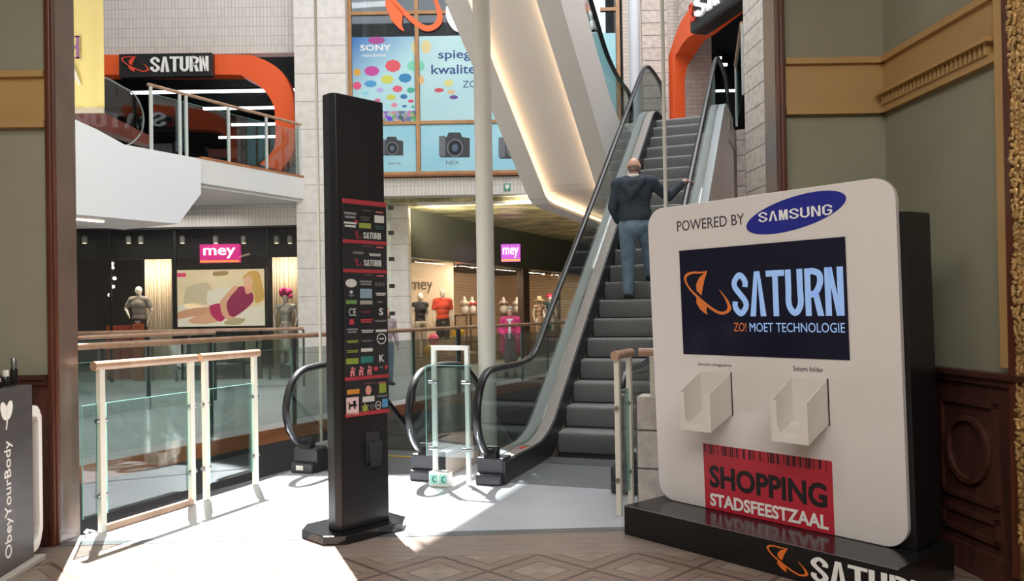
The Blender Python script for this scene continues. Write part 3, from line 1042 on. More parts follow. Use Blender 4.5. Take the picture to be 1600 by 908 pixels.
pole('column', p3, 0.12, 5.0, ROOF, mat('pale_blue_grey_paint', '#c5c8cf', 0.4), 'pale blue grey round column on the upper floor behind the escalator top', 'column', 24)

# ------------------------------------------------------------------ railings on the landing
def spigots(root, fr, s, zs, d=0.0):
    for z in zs:
        MB(fr).tube([fr.pt(s - 0.045, z, d), fr.pt(s + 0.045, z, d)], 0.017, 10).build('glass_clamp', M_steel, root, smooth=True)

def railing(name, a, b, label, post_s, h=1.24, pane=(0.13, 0.93), rail_r=0.034, pm=None, group=None, bottom=False, panes=None, z=0.0, over=0.06, pw=0.024, clamps=True, cat='railing', wood=None):
    fr = Frame((a[0], a[1], z), (b[0] - a[0], b[1] - a[1], 0))
    L = math.hypot(b[0] - a[0], b[1] - a[1])
    rt = empty(name, (a[0], a[1], z), label, cat, group)
    pm = pm or M_post
    MB(fr).tube([fr.pt(-over, h - rail_r), fr.pt(L + over, h - rail_r)], rail_r, 14).build('handrail', wood or M_rail, rt, smooth=True)
    for s in post_s:
        s = min(max(s, 0.0), L)
        MB(fr).box(s - pw, s + pw, 0, h - 2 * rail_r + 0.01, -0.02, 0.02).build('post', pm, rt, bevel=0.004)
        if clamps:
            spigots(rt, fr, s, (pane[0] + 0.14, pane[1] - 0.12))
    for s0, s1 in (panes or [(post_s[i] + 0.045, post_s[i + 1] - 0.045) for i in range(len(post_s) - 1)]):
        g = MB(fr).box(s0, s1, pane[0], pane[1], -0.006, 0.006).build('glass_pane', M_glass, rt)
        MB(fr).box(s0, s1, pane[1], pane[1] + 0.004, -0.006, 0.006).box(s0 - 0.003, s0, pane[0], pane[1], -0.006, 0.006).box(s1, s1 + 0.003, pane[0], pane[1], -0.006, 0.006).build('pane_edge', M_edge, g)
    if bottom:
        MB(fr).box(post_s[0], post_s[-1], 0.0, 0.05, -0.02, 0.02).build('bottom_rail', M_rail, rt, bevel=0.004)
    return rt
A, B, C_, D = (-2.99, 5.80), (-2.665, 6.615), (-2.605, 6.765), (-2.375, 7.34)
LL = math.hypot(B[0] - A[0], B[1] - A[1])
railing('railing', A, B, 'railing section beside the brown doorway pillar, cream posts with a low wooden bottom rail', [0.0, LL], bottom=True, panes=[(-0.16, -0.04), (0.045, LL - 0.045)])
LL = math.hypot(D[0] - C_[0], D[1] - C_[1])
railing('railing', C_, D, 'railing section between the escalator going down and the railing with the bottom rail', [0.0, LL], panes=[(0.045, LL - 0.045)])
G0, G1 = (0.785, 6.04), (0.920, 6.35)
LL = math.hypot(G1[0] - G0[0], G1[1] - G0[1])
railing('railing', G0, G1, 'short railing section just left of the white kiosk, its wooden handrail running back', [0.0, LL], panes=[(0.045, LL - 0.05)])
G2, G3 = (1.07, 6.40), (1.76, 6.13)
LL = math.hypot(G3[0] - G2[0], G3[1] - G2[1])
railing('railing', G2, G3, 'railing section running behind the white kiosk with a reddish wooden handrail', [0.05, LL], panes=[(0.095, LL - 0.05)])

# glass barrier closing the gap between the escalators, with its small box
g0, g1 = ES(-0.10, -0.495), ES(-0.10, -0.165)
fr = Frame((g0.x, g0.y, 0), (g1.x - g0.x, g1.y - g0.y, 0))
L = (g1 - g0).length
gt = empty('glass_barrier', (g0.x, g0.y, 0), 'narrow white framed glass barrier closing the gap between the two escalators', 'barrier')
M_fw = mat('white_frame', '#eceeea', 0.3)
for s in (0, L):
    MB(fr).box(s - 0.02, s + 0.02, 0, 1.21, -0.02, 0.02).build('post', M_fw, gt, bevel=0.004)
MB(fr).box(-0.02, L + 0.02, 1.21, 1.25, -0.02, 0.02).build('top_bar', M_fw, gt, bevel=0.004)
pn = MB(fr).box(-0.07, L + 0.06, 0.25, 1.07, 0.024, 0.034).build('glass_pane', M_glass, gt)
MB(fr).box(-0.07, L + 0.06, 1.07, 1.074, 0.024, 0.034).box(-0.074, -0.07, 0.25, 1.07, 0.024, 0.034).build('pane_edge', M_edge, pn)
spigots(gt, fr, 0.0, (0.32, 0.92), 0.02)
spigots(gt, fr, L, (0.32, 0.92), 0.02)
bx = empty('control_box', fr.pt(0.09, 0, 0.08), 'small white box with two mint squares at the foot of the glass barrier', 'box')
MB(fr).box(0.0, 0.19, 0, 0.135, 0.045, 0.14).build('housing', M_white, bx, bevel=0.006)
for i in range(2):
    s = 0.05 + i * 0.09
    q = MB(fr).box(s - 0.037, s + 0.037, 0.03, 0.11, 0.14, 0.143).build('pictogram_plate', mat('mint_plate', '#8fd0bd', 0.5), bx)
    ang = [math.radians(60 + k * 20) for k in range(13)]
    MB(fr).strip([(s + 0.008 + 0.024 * math.cos(a_), 0.07 + 0.027 * math.sin(a_)) for a_ in ang], [(s + 0.010 + 0.015 * math.cos(a_), 0.07 + 0.018 * math.sin(a_)) for a_ in ang], 0.143, 0.145).build('crescent_mark', mat('dark_teal_print', '#1d5a5c', 0.5), q)

# loose white cable by the pillar
cb = [(-3.07, 5.745, 0.012), (-3.065, 5.70, 0.03), (-3.04, 5.68, 0.05), (-3.0, 5.69, 0.04), (-2.97, 5.72, 0.012)]
tag(MB().tube(cb, 0.008, 8).build('cable', M_white, smooth=True), 'thin white cable lying between the brown pillar and the first railing post', 'cable')

# ------------------------------------------------------------------ directory pylon
pyl = empty('directory_pylon', FT.pt(0.21, 0, -0.1), 'tall black directory pylon with shop logos standing at the edge of the landing', 'sign')
def chamf(s0, s1, d0, d1, c):
    return [(s0 + c, d0), (s1 - c, d0), (s1, d0 + c), (s1, d1 - c), (s1 - c, d1), (s0 + c, d1), (s0, d1 - c), (s0, d0 + c)]
base_pts = [FT.pt(s, 0, d) for s, d in chamf(-0.13, 0.57, -0.37, 0.12, 0.11)]
MB().slab([(p.x, p.y) for p in base_pts], 0.0, 0.06).build('base_plate', M_black, pyl, bevel=0.006)
pb = [(0.03, 0), (0.43, 0), (0.43, -0.16), (0.03, -0.16), (0.0, -0.12), (0.0, -0.04)]
MB().slab([tuple(FT.pt(s, 0, d))[:2] for s, d in pb], 0.06, 3.08).build('body', mat('pylon_black', '#242529', 0.28), pyl, bevel=0.006)
MB(FT).box(0.028, 0.034, 0.07, 3.07, 0.0, 0.003).build('side_seam', M_blackm, pyl)
c = [FT.uv(*q) for q in ((533, 310), (602.5, 317), (606, 646), (538, 651))]
ps0, ps1 = (c[0][0] + c[3][0]) / 2, (c[1][0] + c[2][0]) / 2
pt1, pt0 = (c[0][1] + c[1][1]) / 2, (c[2][1] + c[3][1]) / 2
pan = MB(FT).box(ps0, ps1, pt0, pt1, 0.0, 0.012).build('directory_panel', mat('panel_charcoal', '#2a2b2e', 0.25), pyl, bevel=0.003)
PW, PH = ps1 - ps0, pt1 - pt0
# panel positions taken in the panel's own 0..1 square (x right, y down)
def pr(x0, x1, y0, y1, d=0.0135):
    return (ps0 + PW * x0, ps0 + PW * x1, pt1 - PH * y1, pt1 - PH * y0, 0.012, d)
M_red = mat('red_print', '#b23b45', 0.5)
for y0, y1 in ((0.0, 0.022), (0.187, 0.203), (0.322, 0.338), (0.817, 0.833), (0.981, 1.0)):
    MB(FT).box(*pr(0.0, 1.0, y0, y1)).build('section_bar', M_red, pan)
for y in (0.05, 0.216, 0.351, 0.856):
    MB(FT).box(*pr(0.44, 0.66, y - 0.006, y - 0.001)).build('level_caption', mat('dim_print', '#6c4a4c', 0.5), pan)
    MB(FT).box(*pr(0.75, 0.92, y - 0.004, y + 0.003)).build('level_caption', mat('pale_red_print', '#c26a72', 0.5), pan)
M_pw, M_pg, M_po = mat('print_white', '#d8d8d4', 0.5), mat('print_grey', '#8b8d8f', 0.5), mat('print_olive', '#9aa84a', 0.5)
def plogo(kind, x, y, wd, hg, m, txt=None, bold=0.0):
    r = pr(x - wd / 2, x + wd / 2, y - hg / 2, y + hg / 2)
    mb = MB(FT)
    if kind == 'rect':
        mb.box(*r)
    elif kind == 'bars':
        for k in range(2):
            yy = y - hg / 2 + hg * (0.1 + 0.5 * k)
            mb.box(*pr(x - wd / 2 + 0.02 * k, x + wd / 2 - 0.02 * k, yy, yy + hg * 0.3))
    elif kind == 'disc':
        mb.ell((r[0] + r[1]) / 2, (r[2] + r[3]) / 2, (r[1] - r[0]) / 2, (r[3] - r[2]) / 2, r[4], r[5], seg=16)
    elif kind == 'ring':
        an = [2 * PI * k / 20 for k in range(21)]
        cx, cy, rx, ry = (r[0] + r[1]) / 2, (r[2] + r[3]) / 2, (r[1] - r[0]) / 2, (r[3] - r[2]) / 2
        mb.strip([(cx + rx * math.cos(q), cy + ry * math.sin(q)) for q in an], [(cx + rx * .82 * math.cos(q), cy + ry * .82 * math.sin(q)) for q in an], r[4], r[5])
        mb.box(cx - rx * .5, cx + rx * .5, cy - ry * .12, cy + ry * .12, r[4], r[5])
    elif kind == 'star':
        cx, cy, rx, ry = (r[0] + r[1]) / 2, (r[2] + r[3]) / 2, (r[1] - r[0]) / 2, (r[3] - r[2]) / 2
        mb.prism([(cx + rx * (1 if k % 2 else .5) * math.cos(PI * k / 6), cy + ry * (1 if k % 2 else .5) * math.sin(PI * k / 6)) for k in range(12)], r[4], r[5])
    elif kind == 'text':
        mb.text(txt, *r, bold=bold)
    return mb.build('logo', m, pan)
M_pr = mat('print_red', '#c8404c', 0.5)
plogo('bars', .17, .075, .27, .034, M_pg); plogo('bars', .5, .085, .22, .022, mat('dim_grey_print', '#55585a', .5)); plogo('rect', .83, .082, .22, .035, M_pw)
plogo('bars', .17, .118, .28, .03, M_pw); plogo('rect', .30, .102, .06, .014, M_pr); plogo('rect', .5, .118, .27, .024, M_po); plogo('bars', .83, .122, .22, .02, mat('print_teal', '#3c6468', .5))
for y in (.163, .291):
    r = pr(.26, .40, y - .016, y + .016)
    planet_logo(MB(FT), *r).build('logo', M_pr, pan)
    plogo('text', .66, y, .40, .030, M_pw, 'SΛTURN', 0.03)
plogo('bars', .34, .246, .26, .012, M_pg); plogo('bars', .72, .252, .28, .014, M_pw)
plogo('disc', .17, .387, .25, .04, M_pw); plogo('bars', .5, .385, .28, .026, M_pg)
for x in (.74, .82, .90): plogo('ring', x, .39, .06, .02, M_pg)
plogo('star', .17, .428, .10, .02, M_pw); plogo('bars', .17, .444, .12, .01, M_pg); plogo('rect', .5, .434, .27, .044, mat('print_pale_blue', '#90a9bd', .5)); plogo('bars', .84, .437, .24, .016, M_pw)
plogo('rect', .17, .474, .24, .018, mat('print_green', '#6f9a52', .5)); plogo('rect', .5, .476, .28, .018, mat('print_stone', '#a9aaa2', .5)); plogo('bars', .82, .474, .14, .008, M_pg)
plogo('text', .19, .52, .16, .034, M_pw, 'CE'); plogo('bars', .5, .52, .22, .010, mat('print_dark_red', '#8c2f38', .5)); plogo('text', .84, .52, .10, .034, M_pw, 'S', .03)
plogo('rect', .17, .565, .09, .024, M_pr); plogo('bars', .5, .562, .28, .02, M_pr); plogo('bars', .83, .563, .28, .010, M_pg)
plogo('bars', .18, .605, .24, .024, M_pg); plogo('bars', .52, .61, .28, .016, M_pw); plogo('rect', .84, .61, .26, .012, M_pw)
plogo('bars', .18, .655, .26, .014, M_po); plogo('bars', .5, .655, .24, .007, M_pg); plogo('ring', .84, .648, .22, .052, M_pw)
plogo('bars', .18, .70, .26, .014, M_po); plogo('rect', .5, .697, .26, .016, M_pw)
plogo('rect', .17, .745, .27, .026, mat('print_lime', '#8ea63e', .5)); plogo('rect', .5, .742, .28, .030, mat('print_sea_green', '#2f7f78', .5)); plogo('text', .84, .74, .12, .034, M_pw, 'K', .02)
for x in (.17, .36, .55):
    for dx, dy, kd, a_, b_ in ((0, -.012, 'disc', .05, .014), (0, .004, 'rect', .09, .014), (-.03, .018, 'rect', .035, .012), (.03, .018, 'rect', .035, .012), (.055, -.008, 'star', .04, .012)):
        plogo(kd, x + dx, .79 + dy, a_, b_, mat('print_pink', '#e88a92', .5))
plogo('disc', .70, .787, .09, .022, M_pr); plogo('bars', .83, .783, .08, .01, M_pg); plogo('star', .94, .783, .10, .026, M_pr)
plogo('rect', .18, .885, .27, .022, mat('print_orange', '#d79238', .5)); plogo('disc', .52, .885, .13, .044, mat('print_salmon', '#e7a090', .5)); plogo('rect', .85, .882, .16, .044, mat('print_lime', '#8ea63e', .5))
plogo('rect', .16, .95, .27, .08, mat('print_blush', '#f0cfd0', .5))
# small lion-like mark kept as a plain heraldic silhouette
r = pr(.06, .27, .925, .965, 0.0145)
g_ = lambda x, y: (r[0] + (r[1] - r[0]) * x, r[2] + (r[3] - r[2]) * y)
MB(FT).prism([g_(*p) for p in ((0.05, 0), (.2, 0), (.25, .3), (.6, .32), (.62, 0), (.78, 0), (.78, .35), (.95, .3), (.98, .45), (.8, .55), (.85, .9), (.65, 1), (.5, .85), (.55, .6), (.2, .62), (.05, .9), (0, .8), (.08, .5))], 0.0135, 0.0145).build('logo', M_blackm, pan)
plogo('rect', .52, .926, .27, .026, M_pw); plogo('bars', .84, .918, .26, .010, M_pg)
plogo('star', .44, .966, .19, .05, M_po); plogo('ring', .60, .963, .10, .022, M_pg); plogo('ring', .74, .96, .13, .04, M_pw); plogo('rect', .90, .953, .13, .04, mat('print_blue', '#5a9ccc', .5))
# leaflet holder
l0, l1 = FT.uv(572, 676), FT.uv(592, 720)
lh = MB(FT)
lh.prism([(l0[0], l1[1]), (l1[0], l1[1]), (l1[0] + 0.005, l0[1]), (l0[0] - 0.005, l0[1])], 0.0, 0.006)
lh.prism([(l0[0] + .01, l1[1] - .03), (l1[0] - .01, l1[1] - .03), (l1[0] + 0.005, l0[1] - .07), (l0[0] - 0.005, l0[1] - .07)], 0.035, 0.04)
lh.box(l0[0], l1[0], l1[1] - .03, l1[1] - .024, 0.0, 0.04)
lh.build('leaflet_holder', mat('smoked_acrylic', '#3b3f45', 0.12), pyl)

# ------------------------------------------------------------------ promotion kiosk
kk = empty('information_kiosk', FK.pt(0.93, 0, -0.35), 'large white promotion kiosk with a screen on a glossy black plinth', 'kiosk')
KL = 1.875
pl = MB(FK).box(0, KL, 0, 0.2, -0.68, 0).build('plinth', mat('plinth_black_gloss', '#161618', 0.2, spec=0.5), kk, bevel=0.004)
MB(FK).box(0.0, KL, 0.196, 0.2005, -0.003, 0.0015).build('plinth_edge_glint', mat('painted_highlight', '#9ea0a6', 0.25, 0.8), pl)  # pale strip painting a highlight along the plinth's front edge
l0, l1 = FK.uv(1198, 853), FK.uv(1263, 906)
planet_logo(MB(FK), l0[0], l1[0], 0.035, 0.172, 0.0, 0.002).build('logo', mat('logo_orange', '#e9762c', 0.45), pl)
MB(FK).text('SΛTURN', l1[0] + 0.02, l1[0] + 0.66, 0.025, 0.165, 0.0, 0.002, bold=0.035).build('lettering', M_lett, pl)
MB(FP).box(0.16, 1.74, 0.0, 1.86, -0.36, -0.04).build('backing_cabinet', mat('cabinet_black', '#161619', 0.35), kk, bevel=0.004)
panel = MB(FP).prism(rrect(-0.03, 1.713, 0.001, 2.055, 0.13, 10), -0.04, 0.0).build('front_panel', mat('kiosk_white', '#dcd6d2', 0.4), kk, bevel=0.004, smooth=True)
scr = MB(FP).box(0.240, 1.422, 1.040, 1.747, 0.0, 0.004).build('screen', mat('screen_navy', '#12121f', 0.12, emit=0.3, ecol='#15162a'), kk)
M_so = mat('screen_orange', '#b9622c', 0.4, emit=0.3, ecol='#c46a2e')
M_sb = mat('screen_light_blue', '#8fb0e0', 0.4, emit=0.36, ecol='#8fb4e8')
planet_logo(MB(FP), 0.272, 0.640, 1.308, 1.600, 0.004, 0.0055).build('logo', M_so, scr)
MB(FP).text('SΛTURN', 0.655, 1.403, 1.295, 1.578, 0.004, 0.0055, bold=0.04).build('lettering', M_sb, scr)
MB(FP).text('ZO!', 0.655, 0.748, 1.199, 1.255, 0.004, 0.0055).build('lettering', M_so, scr)
MB(FP).text('MOET TECHNOLOGIE', 0.772, 1.402, 1.197, 1.254, 0.004, 0.0055).build('lettering', M_sb, scr)
MB(FP).text('POWERED BY', 0.229, 0.762, 1.879, 1.950, 0.0, 0.0015).build('lettering', mat('print_charcoal', '#3a3940', 0.5), panel)
oval = MB(FP).ell(1.106, 1.913, 0.335, 0.098, 0.0, 0.0015, tilt=0.17, seg=48).build('logo_oval', mat('print_royal_blue', '#232a8c', 0.4), panel)
MB(FP).text('SΛMSUNG', 0.868, 1.350, 1.880, 1.942, 0.0015, 0.003, bold=0.025).build('lettering', M_lett, oval)
MB(FP).text('Saturn magazine', 0.358, 0.620, 0.962, 0.985, 0.0, 0.0015).build('lettering', mat('print_charcoal'), panel)
MB(FP).text('Saturn folder', 1.062, 1.258, 0.962, 0.992, 0.0, 0.0015).build('lettering', mat('print_charcoal'), panel)
rp = MB(FP).box(0.370, 1.288, 0.003, 0.440, 0.0, 0.002).build('poster', mat('poster_red', '#bf2a3c', 0.45), panel)
bars = MB(FP)
x = 0.38
while x < 1.27:
    wd = random.choice((0.004, 0.006, 0.010, 0.016))
    bars.box(x, x + wd, 0.375 if random.random() < .8 else 0.385, 0.440, 0.002, 0.003)
    x += wd + random.choice((0.006, 0.010, 0.016, 0.03))
bars.build('barcode_stripes', mat('print_black_red', '#3a1218', 0.5), rp)
MB(FP).text('SHOPPING', 0.413, 1.250, 0.152, 0.302, 0.002, 0.0035, bold=0.035).build('lettering', mat('print_black', '#1d1a1c', 0.5), rp)
MB(FP).text('STADSFEESTZAAL', 0.411, 1.252, 0.026, 0.112, 0.002, 0.0035, bold=0.03).build('lettering', M_lett, rp)
def holder(s0, s1, t0, t1):
    D, tf0, tf1 = 0.23, t0 - 0.085, t1 - 0.11
    M_h = mat('holder_white', '#dcd6cf', 0.3)
    bk = MB(FP).box(s0, s1, t0, t1, 0.0, 0.006).build('holder_back', M_h, kk)
    side = MB()
    for s in (s0, s1 - 0.006):
        q = [FP.pt(s, t, d) for t, d in ((t0, 0), (t1, 0), (tf1, D), (tf0, D))]
        q2 = [p + FP.a * 0.006 for p in q]
        side._add(q + q2, [(0, 1, 2, 3), (7, 6, 5, 4), (0, 4, 5, 1), (1, 5, 6, 2), (2, 6, 7, 3), (3, 7, 4, 0)])
    side.build('holder_side', M_h, bk)
    bt = MB()
    q = [FP.pt(s, t, d) for s in (s0, s1) for t, d in ((t0, 0), (t0 + 0.006, 0), (tf0 + 0.006, D), (tf0, D))]
    bt._add(q, [(0, 1, 2, 3), (7, 6, 5, 4), (0, 4, 5, 1), (1, 5, 6, 2), (2, 6, 7, 3), (3, 7, 4, 0)])
    bt.build('holder_floor', M_h, bk)
    wd = s1 - s0
    cut = [(s0 + wd * 0.5 - wd * 0.33 * math.cos(PI * k / 12), tf0 + 0.10 - 0.07 * math.sin(PI * k / 12)) for k in range(13)]
    MB(FP).prism([(s0, tf0), (s1, tf0), (s1, tf1), (s1 - wd * .17, tf1)] + cut[::-1] + [(s0 + wd * .17, tf1), (s0, tf1)], D, D + 0.006).build('holder_front', M_h, bk)
    MB(FP).box(s1 - 0.001, s1 + 0.006, t0 - 0.005, t1 + 0.004, -0.001, 0.003).build('painted_shadow_strip', M_blackm, bk)  # solid black strip standing in for the shadow beside the holder
holder(0.371, 0.614, 0.655, 0.928)
holder(1.045, 1.280, 0.654, 0.922)

# ------------------------------------------------------------------ cosmetics stand on the left with its bottles
FO = Frame((-2.985, 4.30, 0), (-0.115, 0.993, 0))
ob = empty('sales_counter', (-3.3, 4.7, 0), 'dark wood effect sales counter with white vertical lettering at the left edge', 'counter')
oc = [FO.pt(s, 0, d) for s, d in ((-0.35, 0), (0.83, 0), (0.83, -0.55), (-0.35, -0.55))]
M_ob = wood('grey_brown_veneer', '#3a3535', '#4d4747', 0.4, (1, 8, 1), 5)
ob_c = MB(FO).box(-0.35, 0.83, 0.0, 1.135, -0.55, 0).build('body', M_ob, ob, bevel=0.004)
MB(FO).box(-0.4, 0.88, 0.0, 0.035, -0.6, 0.05).build('foot_strip', mat('pale_plinth', '#b9b4ab', 0.4), ob, bevel=0.004)
v0, v1 = FO.uv(22, 872), FO.uv(6, 690)
sA, sB = sorted((FO.uv(7, 780)[0], FO.uv(20, 780)[0]))
tA, tB = FO.uv(14, 872)[1], FO.uv(14, 688)[1]
MB(FO).text('ObeyYourBody', sA, sB, tA, tB, 0.0, 0.003, vertical=True).build('lettering', M_lett, ob_c)
bs, bt_ = FO.uv(10, 645)
bw = 0.055
for sg in (-1, 1):
    MB(FO).ell(bs + sg * bw * .55, bt_ + 0.012, bw * .62, 0.06, 0.0, 0.003, tilt=-sg * 0.45).build('butterfly_wing', M_lett, ob_c)
MB(FO).tube([FO.pt(bs - 0.01, bt_ - .10, .003), FO.pt(bs, bt_ - .05, .003), FO.pt(bs + .01, bt_ + .01, .003)], 0.004, 6).build('butterfly_body', M_lett, ob_c)
fb = FO
out = [(0.83, 1.0), (0.90, 0.985), (0.945, 0.93), (0.955, 0.85), (0.955, 0.25), (0.945, 0.16), (0.90, 0.08), (0.83, 0.06)]
inn = [(0.83, 0.93), (0.885, 0.92), (0.905, 0.89), (0.91, 0.83), (0.91, 0.27), (0.905, 0.20), (0.885, 0.15), (0.83, 0.13)]
MB(FO).strip(smooth_path(out, 4), smooth_path(inn, 4), -0.5, 0.0).build('white_surround', M_white, ob, smooth=True)
MB(FO).box(0.83, 0.85, 0.13, 0.93, -0.4, -0.02).build('inner_display', mat('display_dark_blue', '#1c2238', 0.15), ob)
def bottle(px, py, lab, hgt, r, m):
    q = FO.uv(px, py, -0.10)
    p = FO.pt(q[0], 0, -0.10)
    rt = empty('bottle', (p.x, p.y, 1.135), lab, 'bottle', 'bottles on the sales counter')
    MB().lathe((p.x, p.y, 1.135), [(r, 0), (r, hgt * .55), (r * .8, hgt * .62)], 16).build('bottle_body', M_black, rt, smooth=True)
    MB().lathe((p.x, p.y, 1.135), [(r * .82, hgt * .62), (r * .82, hgt * .97), (r * .7, hgt)], 16).build('bottle_cap', m, rt, smooth=True)
bottle(9, 602, 'black bottle with a white cap on the sales counter, standing left of the taller pair', 0.10, 0.022, M_white)
bottle(22, 598, 'black bottle with a silver cap on the sales counter, nearest its corner', 0.17, 0.022, M_steel)
bottle(-6, 604, 'small white jar-like bottle on the sales counter at the edge of the photo', 0.06, 0.03, M_white)

# ------------------------------------------------------------------ gilded frame on the right wall
s0 = FR.uv(1573, 450, 0.06)[0]
gf = empty('mirror_frame', FR.pt(s0 + 0.4, 0, 0), 'tall gilded mirror frame with carved leaf ornament at the right edge', 'frame')
M_gold = mat('gilding', '#c9a36a', 0.38, 0.45, var=0.3, vscale=30)
fs1 = s0 + 1.9
MB(FR).box(s0, s0 + 0.05, 0.1, 4.6, 0.0, 0.06).box(fs1 - 0.05, fs1, 0.1, 4.6, 0, 0.06).build('back_moulding', M_casing, gf)
MB(FR).box(s0 + 0.045, s0 + 0.24, 0.1, 4.6, 0.0, 0.05).box(fs1 - 0.24, fs1 - 0.045, 0.1, 4.6, 0, 0.05).box(s0, fs1, 4.4, 4.6, 0, 0.05).box(s0, fs1, 0.1, 0.25, 0, 0.05).build('frame_moulding', M_gold, gf)
orn = MB(FR)
z = 0.3
while z < 4.4:
    for k in range(6):
        s = s0 + 0.060 + 0.032 * k + random.uniform(-.010, .010)
        zz = z + random.uniform(-.012, .012)
        rot = Matrix.Rotation(random.uniform(0, PI), 3, FR.n)
        orn.ball(FR.pt(s, zz, 0.056 + 0.007 * math.sin(z * 9 + k)), (0.010, 0.014, random.uniform(.014, .030)), 6, 4, rot)
    z += 0.026
orn.build('carved_ornament', M_gold, gf, smooth=True)
MB(FR).box(s0 + 0.24, fs1 - 0.24, 0.25, 4.4, 0.0, 0.01).build('mirror_glass', mat('mirror', '#c8ccd0', 0.03, 1.0), gf)


# ------------------------------------------------------------------ upper shop on the left
def P2(fr, pts, d=0.0):
    return [fr.uv(px, py, d) for px, py in pts]
M_strip_w = mat('white_light_tube', '#ffffff', 0.5, emit=7.0, ecol='#f4f8ff')
def shop_box(name, fr, s0, s1, t0, t1, depth, m, front=0.0):
    for q in ((s0, s1, t0, t1, -depth - 0.1, -depth), (s0 - 0.1, s0, t0, t1, -depth, front - 0.3), (s1, s1 + 0.1, t0, t1, -depth, front - 0.3)):
        struct(MB(fr).box(*q).build(name, m, base=(0, 0, 0)))
    struct(MB(fr).box(s0, s1, t1, t1 + 0.1, -depth, front - 0.3).build('ceiling', m, base=(0, 0, 0)))
    struct(MB(fr).box(s0, s1, t0 - 0.1, t0 - 0.002, -depth, front - 0.3).build('floor', m, base=(0, 0, 0)))
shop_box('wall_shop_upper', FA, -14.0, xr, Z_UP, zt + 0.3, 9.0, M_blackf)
so = P2(FA, [(60, 88), (200, 88), (370, 88), (405, 92), (440, 112), (458, 145), (462, 180), (462, 225), (456, 248), (440, 268)])
si = P2(FA, [(60, 119), (200, 119), (360, 119), (385, 123), (412, 140), (429, 165), (432, 190), (432, 225), (426, 240), (408, 258)])
pg = empty('shop_portal', (FA.pt(si[5][0], Z_UP).x, 19.2, Z_UP), 'glossy orange rounded portal round the upper left shop entrance', 'portal')
MB(FA).strip(smooth_path(so, 5), smooth_path(si, 5), -0.25, 0.12).build('orange_frame', M_orange, pg, smooth=True)
sg = P2(FA, [(186, 121), (331, 82)], 0.3)
sb = empty('shop_sign', FA.pt((sg[0][0] + sg[1][0]) / 2, sg[0][1], 0.1), 'black sign with orange planet logo and white letters over the upper left shop', 'sign')
b_ = MB(FA).box(sg[0][0], sg[1][0], sg[0][1], sg[1][1], 0.121, 0.30).build('sign_box', mat('sign_black', '#1e1e20', 0.4), sb, bevel=0.01)
q = P2(FA, [(190, 113), (233, 88)], 0.30)
planet_logo(MB(FA), q[0][0], q[1][0], q[0][1], q[1][1], 0.30, 0.32).build('logo', mat('sign_red_orange', '#e8503a', 0.4), b_)
q = P2(FA, [(236, 113), (326, 88)], 0.30)
MB(FA).text('SΛTURN', q[0][0], q[1][0], q[0][1], q[1][1], 0.30, 0.33).build('lettering', M_lett, b_)
for i, (y, xa, xb, Yd) in enumerate(((145, 205, 460, 21.2), (170, 318, 462, 22.8), (195, 362, 462, 24.7), (215, 342, 462, 26.4))):
    a_, c_ = at(xa, y, Yd), at(xb, y, Yd)
    t = empty('ceiling_light', a_, ('nearest', 'second nearest', 'third', 'farthest')[i] + ' white light tube under the ceiling of the upper left shop', 'light', 'light tubes in the upper left shop')
    MB().wbox(a_.x, c_.x, Yd - 0.04, Yd + 0.04, a_.z - 0.03, a_.z + 0.03).build('tube', M_strip_w, t)
    MB().wbox(a_.x, c_.x, Yd - 0.06, Yd + 0.06, a_.z + 0.031, a_.z + 0.08).build('housing', M_blackm, t)
# shelving inside
cols = ['#3c4a5c', '#5a2f2a', '#2d4a44', '#6a6a70', '#34405a', '#7a3a30']
for i, (px, Yd) in enumerate(((250, 22.6), (300, 25.0), (350, 23.4), (400, 26.0), (445, 24.2))):
    p = at(px, 200, Yd)
    t = empty('display_shelf', (p.x, Yd, Z_UP), ('first', 'second', 'third', 'fourth', 'fifth')[i] + ' dark display shelf from the left inside the upper left shop', 'shelf', 'shelves in the upper left shop')
    MB().wbox(p.x - .5, p.x + .5, Yd + .25, Yd + .3, Z_UP, Z_UP + 1.7).wbox(p.x - .5, p.x - .46, Yd - .2, Yd + .25, Z_UP, Z_UP + 1.7).wbox(p.x + .46, p.x + .5, Yd - .2, Yd + .25, Z_UP, Z_UP + 1.7).build('carcass', M_blackm, t)
    for k in range(4):
        MB().wbox(p.x - .46, p.x + .46, Yd - .2, Yd + .25, Z_UP + .1 + .42 * k, Z_UP + .13 + .42 * k).build('shelf_board', M_dark_post, t)
        MB().wbox(p.x - .42, p.x + .40, Yd - .15, Yd + .1, Z_UP + .13 + .42 * k, Z_UP + .13 + .42 * k + random.uniform(.16, .27)).build('goods', mat('goods_%d' % ((i + k) % 6), cols[(i + k) % 6], 0.5), t)

# balcony: slab with white fascia, railing, and the white box of another escalator
bs_ = [FBAL.uv(px, py) for px, py in ((203, 233), (312, 252), (470, 278))]
ZB = (bs_[1][1] + bs_[2][1]) / 2
bl = lambda s, d=0.0: (FBAL.pt(s, 0, d).x, FBAL.pt(s, 0, d).y)
sE = bs_[2][0]
struct(MB().slab([bl(-6), bl(sE - 0.02), (bl(sE)[0] + 0.02, 19.15), (-16.9, 19.15), (-16.9, bl(-6)[1])], ZB - 0.55, ZB).build('upper_floor.002', mat('balcony_white', '#d9d8d6', 0.5), base=(0, 0, 0)))
struct(MB(FBAL).box(-6, sE + 0.03, ZB - 0.48, ZB + 0.02, 0.0, 0.06).build('trim_18', mat('fascia_white', '#e2e2e0', 0.4), base=(0, 0, 0)))
struct(MB(FBAL).box(bs_[1][0], sE + 0.03, ZB + 0.02, ZB + 0.07, -0.10, 0.07).build('trim_25', wood('balcony_edge_wood', '#9a5f3c', '#b87a50', 0.4, (4, 4, 4), 4), base=(0, 0, 0)))
